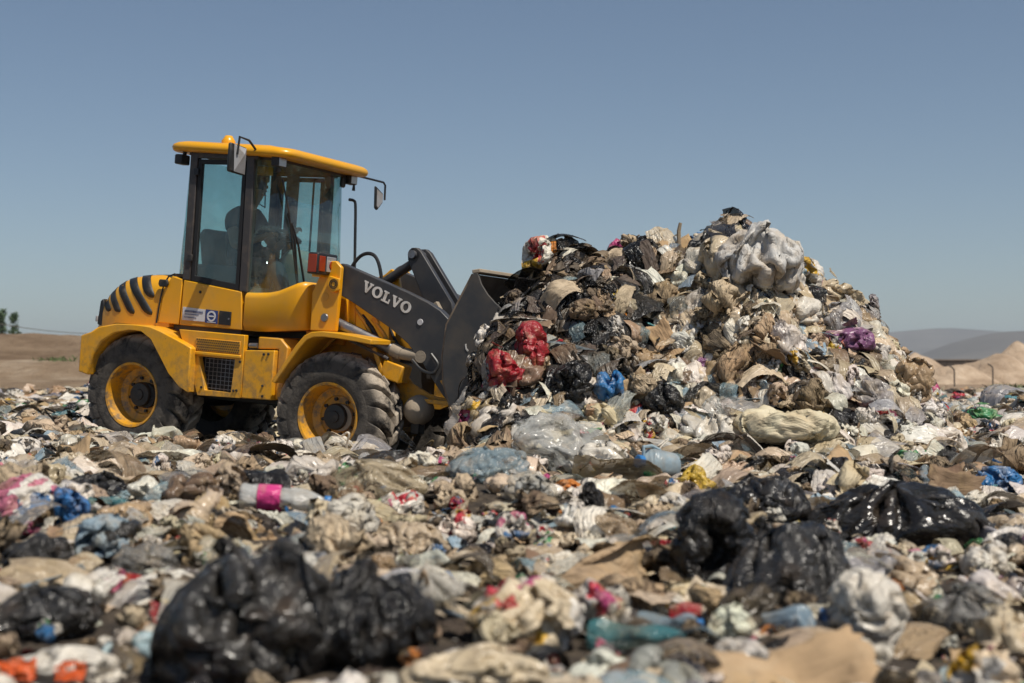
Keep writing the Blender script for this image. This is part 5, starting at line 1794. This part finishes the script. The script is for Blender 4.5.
kinds = np.where(SM == 1, choose(KINDS_SCRAP, N), np.where(dark, choose(KINDS_DARK, N), np.where(SM == 0, choose(KINDS_BASE, N), choose(KINDS_TOP, N))))
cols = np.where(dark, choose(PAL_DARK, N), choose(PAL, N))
for i in range(N):
    k = kinds[i]
    if k in ('black_bag', 'black_sheet', 'black_drape'):
        cols[i] = 'black' if prng.random() < .6 else 'charcoal'
    elif k in ('print_bag', 'packet', 'print_drape'):
        cols[i] = ['off-white', 'cream', 'red', 'blue', 'yellow', 'green', 'pink'][prng.integers(0, 7)] if prng.random() < .6 else 'off-white'
    elif k in ('clear_sheet', 'clear_drape'):
        cols[i] = ['clear', 'grey', 'off-white', 'pale blue'][prng.integers(0, 4)]
    elif k == 'card':
        cols[i] = 'tan' if prng.random() < .7 else 'brown'
    elif k == 'cord':
        cols[i] = ['black', 'off-white', 'blue', 'beige', 'brown', 'grey'][prng.integers(0, 6)]
    elif k == 'stick':
        cols[i] = ['tan', 'brown', 'beige'][prng.integers(0, 3)]
    elif k == 'bottle':
        cols[i] = ['clear', 'pale blue', 'teal', 'green', 'clear'][prng.integers(0, 5)]
    elif k == 'clod':
        cols[i] = ['tan', 'brown', 'beige', 'dark brown'][prng.integers(0, 4)]
    elif k in ('rag', 'cloth_drape') and not dark[i]:
        cols[i] = ['beige', 'off-white', 'grey', 'brown', 'cream', 'dark brown', 'off-white', 'blue', 'red', 'teal'][int(prng.integers(0, 10) * (1 if prng.random() < .4 else .7))]
pick = (SM == 1) & (prng.random(N) < .10) & np.isin(kinds, ['film_sheet', 'film_drape', 'packet', 'rag', 'cloth_drape'])
cols = np.where(pick, np.array(['blue', 'red', 'yellow', 'green', 'orange', 'teal', 'pink'], object)[prng.integers(0, 7, N)], cols)
loud = np.isin(cols, ['blue', 'red', 'pink', 'yellow', 'orange', 'green', 'purple', 'teal'])
cols = np.where(loud & (S > np.where(Y < 10, .19, .24)) & (Y < 13.5), np.where(prng.random(N) < .5, 'off-white', 'beige'), cols)
kinds = np.where((kinds == 'cord') & (Z > .7), 'rag', kinds)
S = np.where(kinds == 'paper', np.minimum(S, .2), S)
S = np.where(np.isin(kinds, ['print_bag', 'print_drape', 'packet']) & (Y < 9), np.minimum(S, .17), S)
S = np.where((kinds == 'card') & (Y < 7), np.minimum(S, .15), S)
S = np.where(np.isin(kinds, ['cord', 'stick']), np.minimum(S * 1.5, .5), S)
VID = np.array([KIND_IDX[k][prng.integers(0, len(KIND_IDX[k]))] for k in kinds])
COLV = np.array([TINT[c] for c in cols]) * prng.uniform(.78, 1.18, (N, 1)) * prng.uniform(.95, 1.05, (N, 3))
ROT = np.zeros((N, 3))
SCL = np.zeros((N, 3))
for i in range(N):
    nrm = Vector(NR[i])
    nrm = (nrm + Vector((0, 0, .35))).normalized()
    q = Vector((0, 0, 1)).rotation_difference(nrm) @ Euler((prng.normal(0, .30), prng.normal(0, .30), prng.uniform(0, 6.283))).to_quaternion()
    if NR[i][2] < .86 and prng.random() < .8:                 # on a slope film hangs downhill
        zax = Vector(NR[i])
        xax = Vector((zax.x * zax.z, zax.y * zax.z, -(zax.x ** 2 + zax.y ** 2))).normalized()
        q = Matrix((xax, zax.cross(xax), zax)).transposed().to_quaternion() @ Euler((prng.normal(0, .22), prng.normal(0, .22), prng.normal(0, .45))).to_quaternion()
    ROT[i] = q.to_euler()
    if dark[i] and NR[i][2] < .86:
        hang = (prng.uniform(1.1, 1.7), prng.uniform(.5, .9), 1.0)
    else:
        hang = (1, 1, 1)
    SCL[i] = S[i] * np.array([prng.uniform(.85, 1.2), prng.uniform(.8, 1.1), prng.uniform(.75, 1.25) * (1 if Y[i] < 17 else .6)])
LOC = np.stack([X, Y, Z], 1) - NR * (S * .09)[:, None] + np.stack([0 * X, 0 * X, prng.uniform(-.02, .05, N) + np.where(Z > 1.2, prng.uniform(0, .09, N), 0)], 1)

# which of them show large and free enough to be things of their own
dist = np.hypot(X, Y)
c_, s_ = math.cos(PITCH), math.sin(PITCH)
zc = LOC[:, 2] + S * .25 - CAM_Z
yy = Y * c_ + zc * s_
PXX, PYY = CX + FPX * X / yy, CY - FPX * (-Y * s_ + zc * c_) / yy
vis = (PXX > 4) & (PXX < 1020) & (PYY > 200) & (PYY < 676) & (SM != 1) & (Y < 13.2)
vis &= ~((PXX > 85) & (PXX < 470) & (PYY < 438) & (Y > 11.2))
tt = np.linspace(.25, .97, 46)
top = LOC[:, 2] + S * .42
hh = height(X[:, None] * tt, Y[:, None] * tt)
clearance = (CAM_Z + (top[:, None] - CAM_Z) * tt) - hh
vis &= clearance.min(1) > .05
for (x, y, r, ref, px, py, tp, d) in heroes:
    vis &= ~((np.abs(PXX - px) < r * FPX / d * .8) & (Y > y - .05) & (PYY > tp - 2) & (PYY < py + (py - tp)))
score = np.where(vis, S / dist, 0)
FAMILY = {'film_bag': ('plastic_bag', 'plastic bag', 'bag', 'plastic bags strewn over the tip', 260), 'black_bag': ('plastic_bag', 'plastic bag', 'bag', 'plastic bags strewn over the tip', 260),
          'print_bag': ('plastic_bag', 'printed bag', 'bag', 'plastic bags strewn over the tip', 260), 'film_sheet': ('film_scrap', 'film scrap', 'film', 'scraps of plastic film over the tip', 240),
          'black_sheet': ('film_scrap', 'film scrap', 'film', 'scraps of plastic film over the tip', 240), 'clear_sheet': ('film_scrap', 'see-through film', 'film', 'scraps of plastic film over the tip', 240),
          'film_drape': ('plastic_sheet', 'plastic sheet', 'sheet', 'plastic sheets spread over the tip', 260), 'black_drape': ('plastic_sheet', 'plastic sheet', 'sheet', 'plastic sheets spread over the tip', 260),
          'clear_drape': ('plastic_sheet', 'see-through sheet', 'sheet', 'plastic sheets spread over the tip', 260), 'print_drape': ('plastic_sheet', 'printed sheet', 'sheet', 'plastic sheets spread over the tip', 260), 'cloth_drape': ('cloth', 'cloth', 'cloth', 'cloths spread over the tip', 140), 'soiled_shaded_drape': ('cloth', 'soiled cloth', 'cloth', 'cloths spread over the tip', 140), 'soiled_shaded_rag': ('rag', 'soiled rag', 'rag', 'rags strewn over the tip', 140),
          'rag': ('rag', 'rag', 'rag', 'rags strewn over the tip', 140), 'paper': ('paper_wad', 'paper wad', 'paper', 'wads of paper over the tip', 140), 'packet': ('packet', 'printed packet', 'packet', 'packets strewn over the tip', 60),
          'cord': ('cord', 'cord', 'cord', 'cords trailing over the tip', 60), 'stick': ('wood_stick', 'wooden stick', 'stick', 'sticks strewn over the tip', 40), 'card': ('cardboard_piece', 'cardboard piece', 'cardboard', 'cardboard pieces over the tip', 60), 'bottle': ('drinks_bottle', 'plastic bottle', 'bottle', 'bottles strewn over the tip', 60)}
order = np.argsort(-score)
count, chosen = {}, []
for i in order:
    if score[i] * FPX < 15:
        break
    k = kinds[i]
    if k not in FAMILY:
        continue
    fam = FAMILY[k]
    if count.get(fam[0], 0) >= fam[4]:
        continue
    count[fam[0]] = count.get(fam[0], 0) + 1
    chosen.append(i)
refs = [h for h in heroes if h[3]]
used_labels = {}
for i in chosen:
    fam = FAMILY[kinds[i]]
    kind, me, adj = LIB[VID[i]]
    o = link_mesh(fam[0], me)
    o.location, o.rotation_euler, o.scale = LOC[i], ROT[i], SCL[i]
    o['tint'] = tuple(float(c) for c in COLV[i])
    if kind == 'bottle':
        bi = KIND_IDX['bottle'].index(VID[i])
        key = 'bottle_cap_%d' % bi
        cm = bpy.data.meshes.get(key)
        if cm is None:
            cm = np_mesh(key, bot[bi][2], bot[bi][3])
            cm.materials.append(M['cap'])
        link_mesh('cap', cm, o)
    near = sorted(refs, key=lambda h: (h[4] - PXX[i]) ** 2 + (1.6 * (h[5] - PYY[i])) ** 2)
    size = 'small ' if S[i] < .15 else ('large ' if S[i] > .29 else '')
    done = None
    for h in near[:9]:
        dx, dy = PXX[i] - h[4], Y[i] - h[1]
        if Z[i] > .7 and abs(PYY[i] - h[5]) > abs(dx):
            rel = 'above' if PYY[i] < h[5] else 'below'
        elif abs(dy) * 110 > abs(dx):
            rel = 'behind' if dy > 0 else 'in front of'
        else:
            rel = 'left of' if dx < 0 else 'right of'
        cn = cols[i]
        if cn == 'clear':
            cn = 'colourless'
        cand = f'{size}{adj} {cn} {fam[1]} {rel} {h[3]}'
        if cand not in used_labels:
            done = cand
            break
    if done is None:
        done = f'{size}{adj} {cols[i]} {fam[1]} {"low" if PYY[i] > near[0][5] else "up"} {"left" if PXX[i] < near[0][4] else "right"} of {near[0][3]}'
    used_labels[done] = 1
    tag(o, done, fam[2], fam[3])

# the rest: masses nobody could count
rest = np.ones(N, bool)
rest[chosen] = False
shape_col = bpy.data.collections.new('waste_shapes')
for i, (k, me, a) in enumerate(LIB):
    so = bpy.data.objects.new('shape_%02d' % i, me)
    shape_col.objects.link(so)


def instancer_group():
    ng = bpy.data.node_groups.new('scatter_waste', 'GeometryNodeTree')
    ng.interface.new_socket('Geometry', in_out='INPUT', socket_type='NodeSocketGeometry')
    ng.interface.new_socket('Geometry', in_out='OUTPUT', socket_type='NodeSocketGeometry')
    n, l = ng.nodes, ng.links
    gi, go = n.new('NodeGroupInput'), n.new('NodeGroupOutput')
    ci = n.new('GeometryNodeCollectionInfo')
    ci.inputs['Collection'].default_value = shape_col
    ci.inputs['Separate Children'].default_value = True
    ci.inputs['Reset Children'].default_value = True
    ip = n.new('GeometryNodeInstanceOnPoints')
    ip.inputs['Pick Instance'].default_value = True

    def attr(nm, typ):
        a = n.new('GeometryNodeInputNamedAttribute')
        a.data_type = typ
        a.inputs['Name'].default_value = nm
        return a.outputs['Attribute']
    l.new(gi.outputs[0], ip.inputs['Points'])
    l.new(ci.outputs[0], ip.inputs['Instance'])
    l.new(attr('vid', 'INT'), ip.inputs['Instance Index'])
    e2r = n.new('FunctionNodeEulerToRotation')
    l.new(attr('rot', 'FLOAT_VECTOR'), e2r.inputs[0])
    l.new(e2r.outputs[0], ip.inputs['Rotation'])
    l.new(attr('scl', 'FLOAT_VECTOR'), ip.inputs['Scale'])
    l.new(ip.outputs[0], go.inputs[0])
    return ng


NG = instancer_group()


def mass(name, sel, label, cat):
    idx = np.nonzero(sel)[0]
    me = bpy.data.meshes.new(name)
    me.vertices.add(len(idx))
    me.vertices.foreach_set('co', LOC[idx].astype(np.float32).ravel())
    for nm, typ, data, fld in (('rot', 'FLOAT_VECTOR', ROT[idx], 'vector'), ('scl', 'FLOAT_VECTOR', SCL[idx], 'vector'), ('vid', 'INT', VID[idx], 'value'), ('tint', 'FLOAT_COLOR', np.concatenate([COLV[idx], np.ones((len(idx), 1))], 1), 'color')):
        a = me.attributes.new(nm, typ, 'POINT')
        a.data.foreach_set(fld, data.astype(np.int32 if typ == 'INT' else np.float32).ravel())
    for m_ in ('film',):
        me.materials.append(M[m_])
    o = link_mesh(name, me)
    gm = o.modifiers.new('scatter', 'NODES')
    gm.node_group = NG
    tag(o, label, cat, kind='stuff')
    return o


onheap_ = (Z > .62) & (Y > 9) & (Y < 13.5) & (X > -1)
mass('heaped_waste', rest & onheap_, 'tangled film, paper and muck packed into the tall heap before the bucket', 'waste heap')
mass('strewn_waste', rest & ~onheap_ & (Y < 17), 'litter of film, paper and muck covering the ground around the loader', 'waste')
mass('distant_waste', rest & ~onheap_ & (Y >= 17), 'far spread of pale waste reaching back to the earth bank', 'waste')
print('pieces', N, 'things', len(chosen), count)

# ------------------------------------------------------------------ background: earth bank, sand mounds, wall, fence posts, trees, hills
def soil_mat(name, c0, c1, c2, sc, bsc, bstr=.8, bd=.3):
    m, n, l, b = nodes_of(name)
    co = nd(n, 'ShaderNodeNewGeometry').outputs['Position']
    f = noise(n, l, sc, 8, .65, co)
    l.new(ramp(n, l, f, [(.34, c0), (.52, c1), (.70, c2)]), b.inputs['Base Color'])
    b.inputs['Roughness'].default_value = .95
    b.inputs['Specular IOR Level'].default_value = .1
    bump(n, l, noise(n, l, bsc, 8, .7, co), bstr, bd, b)
    return m


def wave(x, y, seed, f, a, n=8):
    r = np.random.default_rng(seed)
    k = r.normal(0, 1, (n, 2)) * f
    ph = r.uniform(0, 6.28, n)
    return a * np.sin(np.asarray(x)[..., None] * k[:, 0] + np.asarray(y)[..., None] * k[:, 1] + ph).sum(-1) / math.sqrt(n)


def sheet(name, x0, x1, nx, y0, y1, ny, fz, mat, kind='structure'):
    X_, Y_ = np.meshgrid(np.linspace(x0, x1, nx), np.linspace(y0, y1, ny))
    V = np.stack([X_.ravel(), Y_.ravel(), fz(X_, Y_).ravel()], 1)
    i = (np.arange(ny - 1)[:, None] * nx + np.arange(nx - 1)).ravel()
    me = np_mesh(name, V, np.stack([i, i + 1, i + nx + 1, i + nx], 1))
    me.materials.append(mat)
    return tag(link_mesh(name, me), kind=kind)


M['bank'] = soil_mat('bank_earth', (.20, .135, .085), (.34, .245, .16), (.56, .45, .335), .16, 1.6, 1.0, .6)
M['sand'] = soil_mat('sand', (.33, .24, .165), (.46, .345, .245), (.60, .48, .355), .6, 1.5, 1.0)


def bank_z(x, y):
    t = smooth(58, 92, y)
    end = 1 - smooth(-8, 6, x)
    terr = .55 * smooth(60, 68, y) + .85 * smooth(70, 76, y) + 1.55 * smooth(78, 92, y)
    return (-.1 + terr + wave(x, y, 3, .12, .22) * t + wave(x, y, 4, .5, .10) * t + wave(x, y, 6, 1.4, .05) * t) * end + (-.25) * (1 - end) - .3 * (1 - smooth(56, 60, y))


sheet('embankment', -75, 6, 260, 55, 125, 140, bank_z, M['bank'])
grng = np.random.default_rng(8)


def mound(px, py, dist_, halfw, seed, depth=None):
    p = at(px, py, dist_)
    hgt = p.z + .15
    nx = 44
    gx = np.linspace(-1.25, 1.25, nx)
    A, B = np.meshgrid(gx, gx)
    rr_ = np.hypot(A, B)
    prof = np.clip(1 - rr_ ** 1.15, 0, 1)
    zz = hgt * prof * (1 + wave(A, B, seed, 3, .09)) + wave(A, B, seed + 1, 9, .09) * (prof > 0) - .15
    V = np.stack([p.x + A.ravel() * halfw + wave(A, B, seed + 2, 2, .12).ravel() * halfw, p.y + B.ravel() * (depth or halfw), zz.ravel()], 1)
    i = (np.arange(nx - 1)[:, None] * nx + np.arange(nx - 1)).ravel()
    me = np_mesh('sand_mound', V, np.stack([i, i + 1, i + nx + 1, i + nx], 1))
    me.materials.append(M['sand'])
    return link_mesh('sand_mound', me)


for px, py, d_, hw_, sd, lb in ((918, 350, 96, 4.2, 11, 'pale sand mound partly hidden by the end of the waste heap'),
                               (946, 364, 88, 3.4, 14, 'low brown sand mound in front of the dark wall'),
                               (996, 352, 92, 4.4, 17, 'cone of pale sand behind the second fence post'),
                               (1030, 345, 104, 5.0, 21, 'tall sand mound cut off by the edge of the picture')):
    tag(mound(px, py, d_, hw_, sd), lb, 'sand mound', 'sand mounds beyond the tip')
# dark wall of stacked slabs with a paler coping
wa = at(936, 359.5, 122)
wb_ = at(1002, 359.5, 122)
wl_ = empty('boundary_wall', ((wa.x + wb_.x) / 2, 122, -.2))
tag(wl_, 'long low dark wall standing between the sand mounds', 'wall')
L_ = (wb_.x - wa.x) + 6
M['wall'] = soil_mat('wall_concrete', (.055, .045, .04), (.085, .07, .06), (.12, .10, .085), .8, 3.0, .3)
M['coping'] = soil_mat('wall_coping', (.16, .13, .105), (.20, .165, .135), (.25, .21, .17), .8, 3.0, .3)
npan = 6
for k in range(npan):
    MB().box((-L_ / 2 + (k + .5) * L_ / npan, 0, wa.z / 2 + .05), (L_ / npan - .03, .18, wa.z + .1)).build('panel', M['wall'], wl_, bevel=.01)
MB().box((0, 0, wa.z + .16), (L_, .30, .13)).build('coping', M['coping'], wl_, bevel=.01)
for k in range(npan + 1):
    MB().box((-L_ / 2 + k * L_ / npan, .12, wa.z / 2 + .05), (.16, .12, wa.z + .1)).build('pier', M['wall'], wl_, bevel=.01)
# fence posts with bent tops
M['post'] = mat_simple('galvanised_post', (.12, .105, .09), .6, .2, .5, (.2, .15, .1))
for px, top_, lb in ((954.5, 367, 'thin fence post with bent top in front of the dark wall'), (993, 365, 'thin fence post with bent top in front of the sand cone')):
    b0 = at(px, 389, 62)
    t0 = at(px, top_, 62)
    hgt = t0.z - b0.z
    gz = float(height(b0.x, 62)) - .1
    po = MB().tube([(0, 0, gz - .1), (0, 0, t0.z - .22), (-.02, 0, t0.z - .1), (-.12, 0, t0.z), (-.22, 0, t0.z + .05)], .035, 8).build('fence_post', M['post'], None)
    po.location = (b0.x, 62, 0)
    tag(po, lb, 'fence post', 'fence posts beyond the tip')
# low weeds at the edge of the tip
M['weed'] = mat_simple('weed_leaf', (.075, .11, .028), .7, 0, .3, (.14, .12, .05), 2.0)
def weeds(name, px, py, d_, wid, n, label):
    p = at(px, py, d_)
    V, F = [], []
    for _ in range(n):
        x, y = grng.normal(0, wid), grng.normal(0, .8)
        z = float(height(p.x + x, p.y + y)) if d_ < 58 else float(bank_z(np.array(p.x + x), np.array(p.y + y))) if p.x < 0 else -.1
        h_, a = grng.uniform(.08, .26), grng.uniform(0, 6.28)
        c_, s2 = math.cos(a) * .06, math.sin(a) * .06
        ox, oy = grng.normal(0, .15, 2)
        k = len(V)
        V += [(x - c_, y - s2, z), (x + c_, y + s2, z), (x + ox + c_ * .6, y + oy + s2 * .6, z + h_ * .7), (x + ox * 1.5, y + oy * 1.5, z + h_)]
        F += [(k, k + 1, k + 2), (k, k + 2, k + 3)]
    o = MB().add(V, F).build(name, M['weed'], None, smooth=0, recalc=False)
    o.location = (p.x, p.y, 0)
    tag(o, label, 'weeds', kind='stuff')
weeds('weeds', 1006, 389, 50, .45, 110, 'low green weeds at the edge of the tip')
weeds('weeds', 57, 356, 78, .45, 90, 'small green weeds on the earth bank')


# trees behind the bank
M['bark'] = mat_simple('bark', (.10, .075, .05), .9)
M['leaf'] = mat_simple('leaf', (.045, .085, .032), .6, 0, .5, (.09, .13, .05), 1.5)
def tree(px, py_top, d_, wpx, label, seed):
    r = np.random.default_rng(seed)
    t_ = at(px, py_top, d_)
    root = empty('tree', (t_.x, d_, 1.2))
    tag(root, label, 'tree', 'trees behind the earth bank')
    H = t_.z - 1.2
    W = wpx * d_ / FPX / 2
    MB().tube([(0, 0, 0), (.05, 0, H * .4), (-.04, .03, H * .8)], [.14, .10, .04], 8).build('trunk', M['bark'], root)
    mb = MB()
    for _ in range(7):
        a, z0 = r.uniform(0, 6.28), r.uniform(.3, .75) * H
        mb.tube([(0, 0, z0), (W * .4 * math.cos(a), W * .4 * math.sin(a), z0 + .12 * H), (W * .8 * math.cos(a), W * .8 * math.sin(a), z0 + .2 * H)], [.05, .03, .012], 6)
    mb.build('limbs', M['bark'], root)
    V, F = [], []
    cl = [(r.normal(0, .45) * W, r.normal(0, .45) * W, H * r.uniform(.35, 1.0)) for _ in range(26)]
    for _ in range(1500):
        c = cl[r.integers(0, len(cl))]
        f = 1 - max(0, (c[2] / H - .5)) * 1.1
        q = np.array(c) * [f, f, 1] + r.normal(0, .17 * W + .05, 3)
        a, b2 = r.normal(0, 1, 3), r.normal(0, 1, 3)
        a /= np.linalg.norm(a)
        b2 -= a * a.dot(b2)
        b2 /= np.linalg.norm(b2)
        s = r.uniform(.06, .13)
        k = len(V)
        V += [tuple(q - a * s), tuple(q + b2 * s * .5), tuple(q + a * s), tuple(q - b2 * s * .5)]
        F.append((k, k + 1, k + 2, k + 3))
    MB().add(V, F).build('crown', M['leaf'], root, smooth=0, recalc=False)
tree(2, 309, 128, 13, 'small green tree cut by the edge of the picture behind the earth bank', 1)
tree(14, 315, 132, 11, 'slim green tree standing free behind the earth bank', 2)
# overhead cable
c0, c1 = at(-30, 318, 118), at(120, 334.5, 118)
cp_ = [c0.lerp(c1, k / 20) - Vector((0, 0, .35 * math.sin(math.pi * k / 20))) for k in range(21)]
cb = MB().tube([p - c0 for p in cp_], .03, 6).build('overhead_cable', M['post'], None)
cb.location = c0
tag(cb, 'thin sagging cable running above the earth bank', 'cable')
for q in (c0, c1):
    pz = MB().tube([(0, 0, 0), (0, 0, q.z + .4)], [.11, .08], 8).build('cable_pole', M['wood'], None)
    pz.location = (q.x, q.y, 0)
    tag(pz, 'wooden pole carrying the cable ' + ('out of the picture' if q is c0 else 'hidden behind the loader'), 'pole')

# far hills
M['hill'] = soil_mat('hill_scrub', (.10, .08, .062), (.14, .115, .09), (.19, .16, .125), .004, .02, .5, 8)
def hills(name, Y0, pts, seed, amp):
    xs_ = np.array([at(p, 360, Y0).x for p, q in pts])
    zs_ = np.array([at(p, q, Y0).z for p, q in pts])
    def fz(X_, Y_):
        t = (Y_ - Y0) / (Y0 * .22)
        f = np.clip(1 - np.abs(t), 0, 1) ** 1.2
        return np.interp(X_, xs_, zs_) * f * (1 + wave(X_, Y_, seed, .0022, .035)) + wave(X_, Y_, seed + 1, .006, amp) * f - 6 * (1 - f)
    sheet(name, xs_[0], xs_[-1], 150, Y0 * .78, Y0 * 1.22, 41, fz, M['hill'])
hills('hills', 4600, [(-900, 362), (-300, 352), (100, 345), (400, 350), (640, 345), (800, 340), (880, 332), (945, 327.5), (1000, 331), (1040, 335), (1200, 330), (1600, 338), (2100, 360)], 31, 3)
hills('hills', 3000, [(700, 372), (860, 366), (915, 357), (950, 344), (985, 335), (1005, 332), (1030, 331), (1100, 336), (1250, 330), (1500, 345), (1900, 368)], 37, 2)

# ------------------------------------------------------------------ hazy air
me = bpy.data.meshes.new('haze')
bmh = bmesh.new()
bmesh.ops.create_cube(bmh, size=1.0)
bmh.to_mesh(me)
bmh.free()
hz = link_mesh('haze', me)
hz.scale = (24000, 12000, 195)
hz.location = (0, 1500, 195 / 2 - 12)
hm_ = bpy.data.materials.new('hazy_air')
hm_.use_nodes = True
hn, hl_ = hm_.node_tree.nodes, hm_.node_tree.links
hn.remove(hn['Principled BSDF'])
pv = hn.new('ShaderNodeVolumePrincipled')
pv.inputs['Color'].default_value = (.80, .90, 1.0, 1)
pv.inputs['Density'].default_value = 1.9e-4
pv.inputs['Anisotropy'].default_value = .2
hl_.new(pv.outputs[0], hn['Material Output'].inputs['Volume'])
me.materials.append(hm_)
tag(hz, 'pale dusty haze over the plain', 'haze', kind='stuff')
